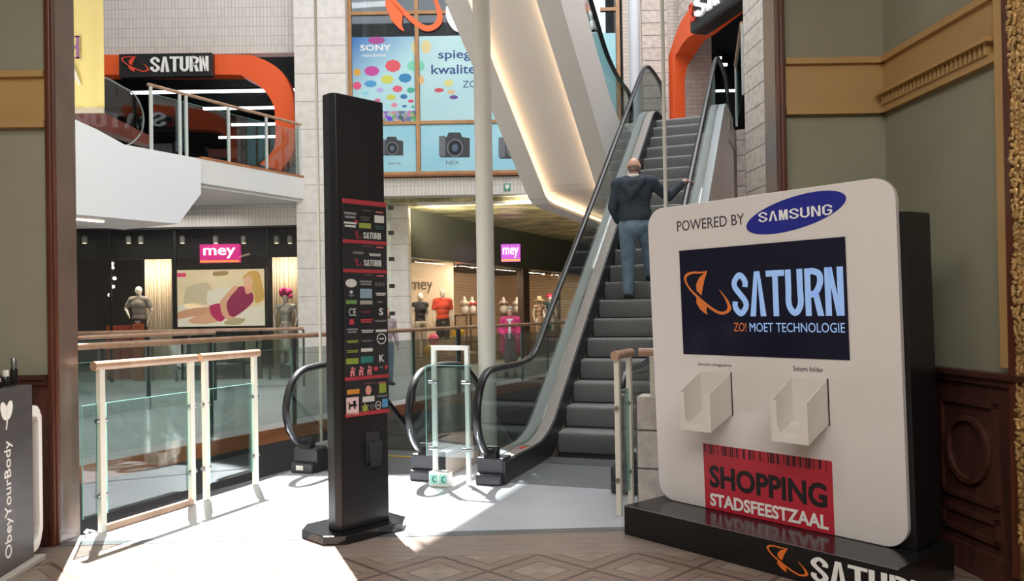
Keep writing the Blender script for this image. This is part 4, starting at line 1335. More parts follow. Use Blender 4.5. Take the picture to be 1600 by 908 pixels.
pp = [FBAL.uv(px, 200)[0] for px in (236, 281, 291, 357, 416)] + [sE - 0.03]
o_ = FBAL.pt(pp[0], 0)
e_ = FBAL.pt(pp[-1], 0)
hb = FBAL.uv(236, 134)[1] - ZB
railing('balcony_railing', (o_.x, o_.y), (e_.x, e_.y), 'glass balcony railing with wooden handrail in front of the upper left shop', [p - pp[0] for p in pp], h=1.30, z=ZB + 0.02, pane=(0.08, 1.1), pw=0.03, pm=mat('pale_grey_post', '#c9ccca', 0.4), clamps=False)
# white box: the clad head of an escalator arriving at the balcony
prof = P2(FBAL, [(80, 172), (115, 187), (150, 203), (203, 232), (312, 252), (312, 303), (277, 350), (80, 332)], 0.10)
wb = empty('escalator', FBAL.pt(prof[4][0], prof[6][1], 0), 'bulky white clad escalator end jutting out at the left below the upper balcony', 'escalator')
M_wb = mat('cool_white_cladding', '#eaedf4', 0.45)
MB(FBAL).prism(prof, 0.065, 0.14).build('side_cladding', M_wb, wb)
lo = [(s, t) for s, t in prof]
MB(FBAL).prism([prof[6], prof[7], (prof[7][0], prof[7][1] + .1), (prof[6][0], prof[6][1] + .1)], -1.6, 0.065).build('soffit', M_beige, wb)
MB(FBAL).prism([prof[5], prof[6], (prof[6][0] - .1, prof[6][1] + .1), (prof[5][0] - .1, prof[5][1])], -1.6, 0.065).build('end_cladding', M_wb, wb)
sl = P2(FBAL, [(90, 340), (176, 344)], -0.4)
MB(FBAL).box(prof[7][0], prof[6][0] - 1.2, prof[7][1] - 0.02, prof[7][1] - 0.001, -0.5, -0.42).build('light_strip', M_strip, wb)
ng = P2(FBAL, [(60, 120), (150, 118), (190, 135), (212, 150), (224, 178), (222, 205), (208, 222), (196, 228), (150, 205), (60, 165)], -0.25)
MB(FBAL).prism(ng, -0.26, -0.25).build('glass_panel', M_shopglass, wb)
MB(FBAL).tube([FBAL.pt(s, t, -0.255) for s, t in smooth_path(ng[:8], 4)], 0.016, 8).build('handrail', mat('grey_edge', '#8c9492', 0.3), wb, smooth=True)
ns = P2(FBAL, [(60, 150), (150, 170), (240, 215), (240, 228), (150, 200), (60, 172)], -0.6)
MB(FBAL).prism(ns, -0.9, -0.6).build('skirt', mat('dark_red_skirt', '#7a3a30', 0.4), wb)

# yellow banner hanging left, with a hem bar
FBN = Frame((0, 9.0, 0), (1, 0, 0))
q = P2(FBN, [(60, 178), (157, -260)])
bn = empty('banner', FBN.pt((q[0][0] + q[1][0]) / 2, q[0][1]), 'yellow fabric banner with purple and white capitals hanging beside the left pillar', 'banner')
bt = MB(FBN)
n = 14
xs = [q[0][0] + (q[1][0] - q[0][0]) * k / n for k in range(n + 1)]
dep = [0.018 * math.sin(k * 1.3) for k in range(n + 1)]
vs = [FBN.pt(xs[k], t, dep[k] + o) for o in (0, -0.004) for t in (q[0][1] + 0.06, q[1][1]) for k in range(n + 1)]
m_ = n + 1
fs = [(k, k + 1, m_ + k + 1, m_ + k) for k in range(n)] + [(2 * m_ + k, 3 * m_ + k, 3 * m_ + k + 1, 2 * m_ + k + 1) for k in range(n)]
fs += [(k, 2 * m_ + k, 2 * m_ + k + 1, k + 1) for k in range(n)]
bt._add(vs, fs)
fab = bt.build('fabric', mat('banner_yellow', '#f7e6a0', 0.8), bn, smooth=True)
MB(FBN).box(q[0][0], q[1][0], q[0][1], q[0][1] + 0.06, -0.012, 0.012).build('hem_bar', mat('banner_hem', '#cfc6b4', 0.6), bn)
a_, c_ = P2(FBN, [(99, 93), (125, 57)])
for zz in (a_[1], c_[1] - .018):
    MB(FBN).box(c_[0] - .055, c_[0] + .012, zz, zz + .018, 0.024, 0.027).build('serif', mat('banner_purple', '#9a6aa8', 0.6), fab)
MB(FBN).text('H', a_[0], c_[0], a_[1], c_[1], 0.024, 0.027, bold=0.0).build('lettering', mat('banner_purple', '#9a6aa8', 0.6), fab)
a_, c_ = P2(FBN, [(99, 134), (128, 98)])
MB(FBN).text('A', a_[0], c_[0], a_[1], c_[1], 0.024, 0.027, bold=0.01).build('lettering', M_lett, fab)

# ------------------------------------------------------------------ glazed wall with its posters
M_mull = wood('mullion_wood', '#a8794f', '#bd9266', 0.4, (4, 4, 4), 4)
gy = [FA.uv(600, y)[1] for y in (272, 193, 21)]
gy += [gy[2] + 3.0, ROOF - 0.05]
nb = 4
gxs = [xg0 + (xg1 - xg0) * k / nb for k in range(nb + 1)]
gw = empty('glazed_facade', FA.pt(xg0, gy[0]), 'tall glazed wall with wooden mullions behind the big posters', 'window')
for k, x in enumerate(gxs):
    MB(FA).box(x - 0.045, x + 0.045, gy[0], gy[-1], -0.06, 0.06).build('mullion', M_mull, gw)
for k, z in enumerate(gy):
    MB(FA).box(xg0, xg1, z - 0.04, z + 0.04, -0.05, 0.05).build('transom', M_mull, gw)
MB(FA).box(xg0 - 0.04, xg1 + 0.05, gy[0] - 0.09, gy[0] - 0.04, -0.05, 0.12).build('sill', wood('sill_wood', '#7d4d36', '#94603f', 0.4, (4, 4, 4), 4), gw)
M_wg = glass('dim_window_glass', (0.62, 0.72, 0.78), 0.10)
for i in range(nb):
    for j in range(len(gy) - 1):
        MB(FA).box(gxs[i] + 0.045, gxs[i + 1] - 0.045, gy[j] + 0.04, gy[j + 1] - 0.04, -0.012, 0.0).build('pane', M_wg, gw)
shop_box('wall_shop_behind_glass', FA, xg0, xg1, gy[0], ROOF, 4.0, mat('dim_interior', '#6a6e76', 0.8))
pl_ = at(588, 40, 21.5)
struct(MB().wbox(pl_.x - .28, pl_.x + .28, 21.4, 21.9, gy[0], ROOF).build('trim_19', mat('interior_pier', '#8a7c74', 0.7)))
pl_ = at(562, 40, 21.0)
struct(MB().wbox(pl_.x - .2, pl_.x + .2, 20.9, 21.3, gy[0], ROOF).build('trim_20', mat('interior_pale_pier', '#c5c3b4', 0.7)))
# big shop logo stuck on the upper panes
q = P2(FA, [(572, 52), (690, -95)])
lg = tag(planet_logo(MB(FA), q[0][0], q[1][0], q[0][1], q[1][1], 0.062, 0.066).build('window_logo', mat('sticker_orange_glow', '#f26a38', 0.5, emit=0.15)), 'giant orange planet logo stuck across the upper window panes', 'sticker')  # faint emission put into the sticker's colour; it is no lamp
q = P2(FA, [(698, 52), (936, -70)])
tag(MB(FA).text('SΛTURN', q[0][0], q[1][0], q[0][1], q[1][1], 0.062, 0.066).build('window_lettering', mat('sticker_white', '#e8ecee', 0.5)), 'giant white capitals on the upper window panes beside the orange logo', 'sticker')
# posters
M_sky = mat('poster_sky_blue', '#a9d3dd', 0.5, col2='#c2e2e4', vscale=0.5)
M_pblue = mat('poster_cyan', '#8fcbe0', 0.5, col2='#a9d9e6', vscale=0.8)
ptop = FA.uv(600, 58)[1]
def poster(name, i0, i1, z0, z1, m, label):
    rt = empty(name, FA.pt(gxs[i0], z0, 0.02), label, 'poster')
    s = MB(FA).box(gxs[i0] + (0.055 if i0 else 0.05), gxs[i1] - 0.055, z0, z1, 0.012, 0.018).build('sheet', m, rt)
    return rt, s
pA, sA_ = poster('poster', 0, 1, gy[1] + 0.045, ptop, sky_print(), 'light blue poster full of colourful umbrellas with a white brand name')
def fu(px, py):
    return FA.uv(px, py, 0.018)
def umb(px, py, rx, ry, c, par, tilt=0.0):
    s, t = fu(px, py)
    k = 19.2 / FPX
    pts = []
    N_ = 8
    for a in range(N_ * 3):
        an = 2 * PI * a / (N_ * 3)
        rr = 1.0 if a % 3 == 0 else 0.93
        x, y = rx * k * rr * math.cos(an), ry * k * rr * math.sin(an)
        pts.append((s + x * math.cos(tilt) - y * math.sin(tilt), t + x * math.sin(tilt) + y * math.cos(tilt)))
    MB(FA).prism(pts, 0.018, 0.020).build('printed_umbrella', mat('umb_' + c[1:], c, 0.5), par)
for a in ((588, 63, 14, 6, '#a8488e'), (581, 111, 12, 8, '#c3489a'), (614, 103, 12.5, 10, '#e05a66'), (605, 124, 10, 7, '#cfd25c'), (633, 122, 10.5, 7.5, '#2f86b8'), (579, 131, 10, 5.5, '#4d9bd0'),
          (558, 113, 6, 6, '#d8a84a'), (558, 134, 7, 6.5, '#e0567e'), (621, 139, 8, 5.5, '#e0607c'), (642, 141, 6.5, 4.5, '#4fae9c'), (594, 141, 6, 4, '#b8aee0'), (611, 152, 7.5, 4.5, '#c9cc5a'), (631, 151, 6, 4, '#2f78a8'),
          (646, 103, 10, 8.5, '#7fd0b4'), (642, 158, 5, 2.5, '#d0506a'), (616, 164, 5, 3.5, '#e08aa0'), (571, 146, 6, 3, '#8cd0e4'), (632, 166, 4, 2, '#3f6fae'), (648, 74, 5, 10, '#dfd79a'), (645, 167, 3, 2, '#4fae9c'), (648, 175, 3, 2, '#6a5ab0'), (570, 160, 5, 3, '#e0b050'), (590, 157, 5, 3, '#d86a8a')):
    umb(*a, sA_)
q = P2(FA, [(555, 190), (652, 173)], 0.018)
MB(FA).box(gxs[0] + 0.05, gxs[1] - 0.05, gy[1] + 0.045, q[1][1], 0.0185, 0.0195).build('printed_crowd', crowd_mat(), sA_)
q = P2(FA, [(563, 79.5), (611, 69.5)], 0.018)
MB(FA).text('SONY', q[0][0], q[1][0], q[0][1], q[1][1], 0.0185, 0.021, bold=0.02).build('lettering', M_lett, sA_)
q = P2(FA, [(566, 89), (603, 83)], 0.018)
MB(FA).text('make.believe', q[0][0], q[1][0], q[0][1], q[1][1], 0.0185, 0.020).build('lettering', M_lett, sA_)
pB, sB_ = poster('poster', 1, 2, gy[1] + 0.045, ptop, M_sky, 'pale blue poster with dark blue slogan beside the umbrella poster')
M_navy = mat('print_navy', '#2d4a86', 0.5)
for body, r in (('spiegel', (685, 96, 752, 77)), ('kwaliteit', (674, 116, 757, 100)), ('ZO', (723, 137, 745, 126))):
    q = P2(FA, [r[:2], r[2:]], 0.018)
    MB(FA).text(body, q[0][0], q[1][0], q[0][1], q[1][1], 0.0185, 0.021, bold=0.012 if body != 'ZO' else 0.0).build('lettering', M_navy, sB_)
for a in ((666, 73, 8, 11, '#dfcf9a'), (686, 141, 8, 3.5, '#c8525a'), (701, 130, 7.5, 6, '#d8d68c'), (705, 144, 6.5, 3.5, '#dcb98a'), (709, 152, 7, 3.2, '#6a4a98'), (658, 125, 5, 7, '#dfb77a'), (659, 103, 4, 8, '#7fd0b4')):
    umb(*a, sB_)
pC, sC_ = poster('poster', 2, 4, gy[1] + 0.045, ptop, mat('poster_plain_blue', '#a2d6e2', 0.5), 'plain light blue poster behind the cream escalator soffit')
M_cam, M_cam2, M_cam3 = mat('print_camera_dark', '#3d4048', 0.4), mat('print_camera_grey', '#6b6f78', 0.4), mat('print_lens', '#23252b', 0.3)
def camera_print(par, px, py, sc_):
    def c(x, y): return fu(px + x * sc_, py + y * sc_)
    MB(FA).prism([c(-22, 20), (c(24, 20)), c(24, -10), c(12, -12), c(9, -19), c(-9, -19), c(-12, -12), c(-22, -10)], 0.018, 0.020).build('printed_camera', M_cam, par)
    MB(FA).prism([c(-24, 18), c(-14, 18), c(-14, -14), c(-24, -13)], 0.020, 0.021).build('printed_grip', M_cam2, par)
    s, t = c(1, 5)
    k = 19.2 / FPX * sc_
    MB(FA).ell(s, t, 13 * k, 14 * k, 0.021, 0.022).build('printed_lens_ring', M_cam2, par)
    MB(FA).ell(s, t, 10.5 * k, 11.5 * k, 0.022, 0.023).build('printed_lens', M_cam3, par)
    MB(FA).ell(s, t, 5 * k, 6 * k, 0.023, 0.024).build('printed_lens_glass', mat('print_lens_blue', '#566880', 0.3), par)
pD, sD_ = poster('poster', 0, 1, gy[0] + 0.045, gy[1] - 0.045, M_pblue, 'light blue camera poster nearest the black pylon, below the umbrellas')
camera_print(sD_, 612, 228, 0.75)
q = P2(FA, [(606, 258), (626, 253)], 0.018)
MB(FA).text('alpha', q[0][0], q[1][0], q[0][1], q[1][1], 0.0185, 0.020).build('lettering', M_cam2, sD_)
pE, sE_ = poster('poster', 1, 2, gy[0] + 0.045, gy[1] - 0.045, M_pblue, 'light blue camera poster reading NEX, left of the cream column')
camera_print(sE_, 710, 226, 1.0)
q = P2(FA, [(697, 257), (718, 251)], 0.018)
MB(FA).text('NEX', q[0][0], q[1][0], q[0][1], q[1][1], 0.0185, 0.020).build('lettering', M_cam2, sE_)
pF, sF_ = poster('poster', 2, 4, gy[0] + 0.045, gy[1] - 0.045, M_pblue, 'light blue camera poster right of the cream column, cut by the soffit')
camera_print(sF_, 803, 228, 1.0)
# small green sign on the white band
q = P2(FA, [(787.5, 298), (797.5, 287)], 0.03)
es = empty('pictogram_sign', FA.pt(q[0][0], q[0][1], 0.03), 'small green and white pictogram sign on the white band under the posters', 'sign')
pla = MB(FA).box(q[0][0], q[1][0], q[0][1], q[1][1], 0.02, 0.04).build('sign_plate', mat('pictogram_green', '#3f8f7a', 0.4), es)
s_, t_ = (q[0][0] + q[1][0]) / 2, (q[0][1] + q[1][1]) / 2
MB(FA).box(s_ - .05, s_ + .05, t_ - .02, t_ + .06, 0.04, 0.043).build('pictogram', M_white, pla)
MB(FA).prism([(s_ - .02, t_ - .06), (s_ + .02, t_ - .06), (s_ + .02, t_ - .02), (s_ - .02, t_ - .02)], 0.04, 0.043).build('pictogram', M_white, pla)

# ------------------------------------------------------------------ people and shop figures
def blob(name, prims, m, parent=None, voxel=0.012, base=None, smooth_it=3):
    """one continuous skin round a set of tapered limbs and ellipsoids"""
    mb = MB()
    for p in prims:
        if p[0] == 'c':
            a, ra, b, rb = Vector(p[1]), p[2], Vector(p[3]), p[4]
            mb.tube([a, a.lerp(b, .5), b], [ra, (ra + rb) / 2, rb], 12)
            mb.ball(a, ra, 12, 8)
            mb.ball(b, rb, 12, 8)
        else:
            mb.ball(p[1], p[2], 16, 12, p[3] if len(p) > 3 else None)
    o = mb.build(name, m, parent, uv=False, base=base)
    md = o.modifiers.new('r', 'REMESH')
    md.mode = 'VOXEL'
    md.voxel_size = voxel
    sm = o.modifiers.new('s', 'SMOOTH')
    sm.iterations = smooth_it
    sm.factor = 0.5
    dg = bpy.context.evaluated_depsgraph_get()
    dg.update()
    me = bpy.data.meshes.new_from_object(o.evaluated_get(dg))
    o.modifiers.clear()
    old = o.data
    o.data = me
    me.name = name
    bpy.data.meshes.remove(old)
    for p in me.polygons:
        p.use_smooth = True
    if not me.materials:
        me.materials.append(m)
    return o

STAND = dict(hipL=(-.095, 0, .93), kneeL=(-.10, .015, .50), ankL=(-.11, -.01, .085), hipR=(.095, 0, .93), kneeR=(.10, .015, .50), ankR=(.11, -.01, .085),
             shL=(-.19, 0, 1.46), elL=(-.25, -.03, 1.18), wrL=(-.26, .06, .93), shR=(.19, 0, 1.46), elR=(.25, -.03, 1.18), wrR=(.26, .06, .93), head=(0, .02, 1.69), neck=(0, 0, 1.50))

class Body:
    def __init__(self, base, face, height=1.8, pose=None, slim=1.0, head_turn=0.0):
        self.b = Vector(base)
        f = Vector(face).normalized()
        self.f, self.r = f, f.cross(Vector((0, 0, 1))).normalized()
        self.k = height / 1.8
        self.J = dict(STAND)
        self.J.update(pose or {})
        self.slim = slim
    def w(self, p):
        return self.b + (self.r * p[0] + self.f * p[1] + Vector((0, 0, p[2]))) * self.k
    def rotm(self):
        return Matrix((self.r, self.f, Vector((0, 0, 1)))).transposed()
    def c(self, a, ra, b, rb):
        a = self.J[a] if isinstance(a, str) else a
        b = self.J[b] if isinstance(b, str) else b
        return ('c', self.w(a), ra * self.k * 1.0, self.w(b), rb * self.k)
    def e(self, p, r):
        return ('e', self.w(p), tuple(x * self.k for x in r), self.rotm())
    def legs(self, g=0.0):
        out = []
        for s in 'LR':
            out += [self.c('hip' + s, .088 + g, 'knee' + s, .058 + g), self.c('knee' + s, .056 + g, 'ank' + s, .038 + g)]
        out += [self.e((0, 0, .96), (.165 + g, .115 + g, .12))]
        return out
    def feet(self, g=0.0):
        out = []
        for s in 'LR':
            a = Vector(self.J['ank' + s])
            out += [self.c(tuple(a + Vector((0, -.035, -.045))), .036 + g, tuple(a + Vector((0, .14, -.055))), .03 + g), self.c(tuple(a), .038 + g, tuple(a + Vector((0, -.01, -.04))), .038 + g)]
        return out
    def torso(self, g=0.0, low=.93):
        w_ = self.slim
        return [self.e((0, 0, 1.02), (.15 * w_ + g, .10 + g, .14)), self.e((0, .0, 1.18), (.145 * w_ + g, .10 + g, .17)), self.e((0, .005, 1.34), (.17 * w_ + g, .115 + g, .16)),
                self.c('shL', .062 + g, (-.05, 0, 1.475), .07 + g), self.c('shR', .062 + g, (.05, 0, 1.475), .07 + g)]
    def arms(self, g=0.0, part=1.0, sides='LR'):
        out = []
        for s in sides:
            out += [self.c('sh' + s, .055 + g, 'el' + s, .042 + g)]
            if part >= 1:
                out += [self.c('el' + s, .041 + g, 'wr' + s, .028 + g)]
        return out
    def short_sleeves(self, g):
        out = []
        for s in 'LR':
            a, b = Vector(self.J['sh' + s]), Vector(self.J['el' + s])
            out += [self.c(tuple(a), .058 + g, tuple(a.lerp(b, .62)), .055 + g)]
        return out
    def hands(self, grip=''):
        out = []
        for s in 'LR':
            w_, e_ = Vector(self.J['wr' + s]), Vector(self.J['el' + s])
            d = (w_ - e_).normalized()
            if s in grip:
                d = Vector((d.x, d.y, 0)).normalized()
            side = d.cross(Vector((1, 0, 0)) if abs(d.x) < .8 else Vector((0, 0, 1))).normalized()
            if s in grip:
                side = d.cross(Vector((0, 0, 1))).normalized()
            nrm = side.cross(d).normalized()
            if nrm.z > 0:
                nrm = -nrm
            p0, p1 = w_ + d * .02, w_ + d * .085
            out += [self.c(tuple(w_), .028, tuple(p0), .026)]
            for i, ln in enumerate((.066, .078, .074, .058)):
                o_ = side * (-.03 + .02 * i)
                b = p1 + o_
                out += [self.c(tuple(p0 + o_ * .6), .015, tuple(b), .0125)]
                curl = .55 if s in grip else .25
                m_ = b + d * ln * .5 + nrm * ln * .2 * curl * 2
                t_ = m_ + d * ln * (.5 - curl * .6) + nrm * ln * .5 * curl * 2
                out += [self.c(tuple(b), .0105, tuple(m_), .0095), self.c(tuple(m_), .0095, tuple(t_), .008)]
            th = p0 - side * .026
            out += [self.c(tuple(th), .013, tuple(th + d * .03 - side * .022 + nrm * .008), .011), self.c(tuple(th + d * .03 - side * .022 + nrm * .008), .011, tuple(th + d * .058 - side * .024 + nrm * .022), .009)]
        return out
    def headp(self, ears=True, egg=False):
        h, n = Vector(self.J['head']), self.J['neck']
        out = [self.c(n, .056, tuple(h + Vector((0, -.015, -.07))), .052), self.e(tuple(h), (.079, .098, .104)), self.e(tuple(h + Vector((0, .03, -.05))), (.058, .068, .07))]
        if not egg:
            out += [self.c(tuple(h + Vector((0, .092, .012))), .010, tuple(h + Vector((0, .112, -.03))), .014),
                    self.e(tuple(h + Vector((0, .082, -.068))), (.026, .014, .010)), self.e(tuple(h + Vector((0, .082, .028))), (.052, .016, .011)), self.e(tuple(h + Vector((0, .07, -.105))), (.028, .022, .018))]
            for sx in (-1, 1):
                out += [self.e(tuple(h + Vector((sx * .08, -.012, -.01))), (.012, .02, .033))]
        return out
    def eyes(self, root):
        h = Vector(self.J['head'])
        for sx in (-1, 1):
            MB().ball(self.w(tuple(h + Vector((sx * .031, .084, .004)))), .011 * self.k, 8, 6).build('eye', mat('eye_dark', '#2a2522', 0.3), root, smooth=True)

M_skin = mat('skin', '#e0b29e', 0.5, var=0.05, vscale=12)
M_jeans = mat('jeans_blue', '#71889e', 0.85, var=0.18, vscale=7, bump=0.3, bscale=30)
M_hoodie = mat('navy_hoodie', '#37434f', 0.9, var=0.15, vscale=9, bump=0.4, bscale=22)

# the man riding up, seen from behind, right hand on the handrail
zs = 0.24 * 7
mb0 = ES(3.66, 0.60, zs)
pose = dict(hipL=(-.10, 0, .93), kneeL=(-.105, .03, .50), ankL=(-.10, -.03, .085), hipR=(.10, 0, .93), kneeR=(.12, .20, .66), ankR=(.12, .27, .085 + .24 / 1.03),
            shL=(-.215, -.01, 1.455), elL=(-.275, -.05, 1.17), wrL=(-.235, .12, .98), shR=(.215, 0, 1.455), elR=(.40, .14, 1.29), wrR=(.575, .33, 1.50), head=(-.01, .035, 1.69), neck=(0, .0, 1.49))
man = Body(mb0, EU, 1.86, pose, 1.12)
mr = empty('person', mb0, 'balding man in navy hoodie and jeans riding up, right hand on the handrail', 'person')
blob('body', man.legs() + man.feet() + man.torso() + man.arms() + man.hands('R') + man.headp(), M_skin, mr, 0.010, smooth_it=2)
man.eyes(mr)
slv = []
for sd in 'LR':
    e_, w_ = Vector(man.J['el' + sd]), Vector(man.J['wr' + sd])
    slv += [man.c('sh' + sd, .079, 'el' + sd, .066), man.c('el' + sd, .065, tuple(e_.lerp(w_, .80)), .050)]
hood = man.torso(.035) + slv + [man.e((0, -.0, 1.06), (.215, .15, .22)), man.e((0, -.01, 1.33), (.225, .15, .19)), man.e((0, 0, .92), (.205, .15, .13))]
jk = blob('hoodie', hood, M_hoodie, mr, 0.014, smooth_it=4)
blob('hood', [man.e((0, -.125, 1.44), (.155, .055, .08)), man.c((-.12, -.02, 1.52), .045, (-.11, -.11, 1.47), .055), man.c((.12, -.02, 1.52), .045, (.11, -.11, 1.47), .055), man.c((-.11, -.12, 1.46), .05, (0, -.165, 1.30), .05), man.c((.11, -.12, 1.46), .05, (0, -.165, 1.30), .05)], M_hoodie, jk, 0.012)
blob('shirt_collar', [man.c((-.045, -.05, 1.548), .03, (.045, -.05, 1.548), .03)], M_white, mr, 0.008)
blob('jeans', man.legs(.030) + [man.e((0, -.03, .90), (.18, .13, .12))], M_jeans, mr, 0.012)
fe = man.feet(.012)
blob('shoe', fe[:2], M_blackm, mr, 0.010)
blob('shoe', fe[2:], M_blackm, mr, 0.010)
hd = Vector(man.J['head'])
blob('hair', [man.e(tuple(hd + Vector((0, -.016, -.018))), (.0815, .0870, .046)), man.e(tuple(hd + Vector((0, -.028, -.052))), (.070, .076, .042))], mat('grey_brown_hair', '#85736a', 0.9), mr, 0.008, smooth_it=1)

# woman in pink on the gallery
p = at(797, 500, 19.0)
wm = Body((p.x, 19.0, 0), (-0.05, -1, 0), 1.66, dict(elR=(.27, .02, 1.2), wrR=(.16, .16, 1.08), elL=(-.26, .0, 1.2), wrL=(-.22, .12, 1.0)), 0.95)
wr_ = empty('person', (p.x, 19.0, 0), 'woman in a bright pink coat, white scarf and dark patterned skirt on the gallery', 'person')
blob('body', wm.legs() + wm.feet() + wm.torso() + wm.arms() + wm.hands() + wm.headp(), M_skin, wr_, 0.012, smooth_it=2)
wm.eyes(wr_)
coat = [q for q in wm.torso(.03) + wm.arms(.026)] + [wm.c((-.14, -.02, 1.3), .09, (-.17, 0, .68), .10), wm.c((.14, -.02, 1.3), .09, (.17, 0, .68), .10), wm.c((0, -.08, 1.3), .10, (0, -.09, .68), .12)]
blob('coat', coat, mat('pink_coat', '#d8447f', 0.8), wr_, 0.014)
blob('scarf', [wm.c((-.06, .09, 1.46), .035, (.06, .09, 1.46), .035), wm.c((0, .125, 1.44), .04, (.015, .145, 1.0), .035)], mat('white_scarf', '#e8e2e0', 0.9), wr_, 0.010)
blob('skirt', [wm.c((0, .03, 1.0), .14, (0, .03, .52), .20)], mat('patterned_skirt', '#2c2b33', 0.9, col2='#8a8790', vscale=30), wr_, 0.014)
fe = wm.feet(.012)
blob('shoe', fe[:2], M_blackm, wr_, 0.012)
blob('shoe', fe[2:], M_blackm, wr_, 0.012)
hd = Vector(wm.J['head'])
blob('hair', [wm.e(tuple(hd + Vector((0, -.03, .025))), (.098, .105, .108)), wm.e(tuple(hd + Vector((0, .02, .075))), (.075, .075, .05))], mat('grey_hair', '#b5aaa4', 0.9), wr_, 0.010)

# person half hidden behind the pylon, carrying a bag
p = at(603, 500, 17.3)
pm_ = Body((p.x, 17.3, 0), (0.6, -0.8, 0), 1.68, None, 0.95)
pr_ = empty('person', (p.x, 17.3, 0), 'person with long dark hair and jeans just right of the black pylon', 'person')
blob('body', pm_.legs() + pm_.feet() + pm_.torso() + pm_.arms() + pm_.hands() + pm_.headp(), M_skin, pr_, 0.012, smooth_it=2)
pm_.eyes(pr_)
blob('top', pm_.torso(.022) + pm_.arms(.018), mat('grey_pink_top', '#a3949a', 0.9), pr_, 0.013)
blob('jeans', pm_.legs(.014), M_jeans, pr_, 0.013)
fe = pm_.feet(.012)
blob('shoe', fe[:2], M_blackm, pr_, 0.012)
blob('shoe', fe[2:], M_blackm, pr_, 0.012)
hd = Vector(pm_.J['head'])
blob('hair', [pm_.e(tuple(hd + Vector((0, -.03, .02))), (.092, .10, .11)), pm_.c(tuple(hd + Vector((-.06, -.04, 0))), .05, tuple(hd + Vector((-.08, -.03, -.26))), .04), pm_.c(tuple(hd + Vector((.06, -.04, 0))), .05, tuple(hd + Vector((.08, -.03, -.26))), .04)], mat('dark_brown_hair', '#2f211c', 0.8), pr_, 0.010)
bgp = pm_.w((.33, .02, .78))
hbg = empty('handbag', (bgp.x, bgp.y, bgp.z - .12), 'brown shoulder bag carried by the person beside the black pylon', 'bag')
MB(Frame(bgp, pm_.f)).prism([(-.14, -.12), (.14, -.12), (.12, .10), (-.12, .10)], -.05, .05).build('bag_body', mat('bag_brown', '#5a4038', 0.6), hbg, bevel=.02)
MB().tube([bgp + pm_.f * -.1 + Vector((0, 0, .1)), pm_.w((.27, -.06, 1.2)), pm_.w((.20, 0, 1.56)), pm_.w((.27, .06, 1.2)), bgp + pm_.f * .1 + Vector((0, 0, .1))], .01, 6).build('strap', mat('bag_brown'), hbg, smooth=True)

# ------------------------------------------------------------------ lower left shop
M_mann = mat('mannequin_ivory', '#d9cfc4', 0.35)
def mannequin(base, face, label, cloth, pose=None, height=1.8, slim=.95, group=None, stand=0.0):
    b = Body((base[0], base[1], base[2] + stand), face, height, pose, slim)
    rt = empty('mannequin', base, label, 'mannequin', group)
    blob('figure', b.legs() + b.feet() + b.torso() + b.arms() + b.hands() + b.headp(egg=True), M_mann, rt, 0.014, smooth_it=2)
    for nm, fn, m in cloth:
        blob(nm, fn(b), m, rt, 0.014)
    MB().lathe(base, [(.17, 0), (.17, max(stand, .012))], 20).build('stand', M_dark_post, rt)
    return b, rt
shop_box('wall_shop_lower', FA, -14.0, xm, 0.0, zb_mey + .02, 4.2, mat('shop_dark_brown', '#2d2826', 0.7))
zl = FA.uv(300, 402)[1]
struct(MB(FA).box(-14, xm, zl, zb_mey, -0.55, -0.45).build('trim_21', M_blackf, base=(0, 0, 0)))
struct(MB(FA).box(-14, xm, zb_mey - 0.03, zb_mey + 0.02, -0.25, 0.03).build('trim_22', M_blackm, base=(0, 0, 0)))
mull = [FA.uv(px, 450)[0] for px in (60, 170, 272, 418, 467)]
gp = empty('shop_window', FA.pt(mull[0], 0), 'lower left shop window with thin dark frames in front of the mannequins', 'window')
for s in mull:
    MB(FA).box(s - .025, s + .025, 0, zb_mey - .03, -0.12, -0.06).build('frame_post', M_blackm, gp)
for i in range(4):
    MB(FA).box(mull[i] + .025, mull[i + 1] - .025, 0.02, zb_mey - .03, -0.095, -0.085).build('pane', M_shopglass, gp)
spots = []
for i, px in enumerate((132, 201, 220, 285, 337, 381, 432, 453)):
    s, t = FA.uv(px, 375, -0.3)
    rt = empty('spotlight', FA.pt(s, t - .08, -.3), ('leftmost', 'second', 'third', 'fourth', 'fifth', 'sixth', 'seventh', 'rightmost')[i] + ' ' + 'spotlight from the left under the ceiling of the lower left shop window', 'light', 'spotlights in the lower left shop window')
    rt['label'] = ('leftmost', 'second from left', 'third from left', 'fourth from left', 'fifth from left', 'sixth from left', 'second from right', 'rightmost')[i] + ' of the eight pale spotlights above the lower left shop window'
    MB().lathe(FA.pt(s, t - .08, -.3), [(.06, 0), (.065, .03), (.065, .15), (.03, .19)], 14).build('can', mat('spot_pale_grey', '#9a9a96', 0.5), rt, smooth=True)
    MB().tube([FA.pt(s, t + .1, -.3), FA.pt(s, zb_mey - .03, -.3)], .012, 6).build('stem', M_dark_post, rt)
    MB().lathe(FA.pt(s, t - .085, -.3), [(.045, 0), (.045, .006)], 14).build('lens', mat('warm_lens', '#ffe2b0', 0.4, emit=5.0), rt)
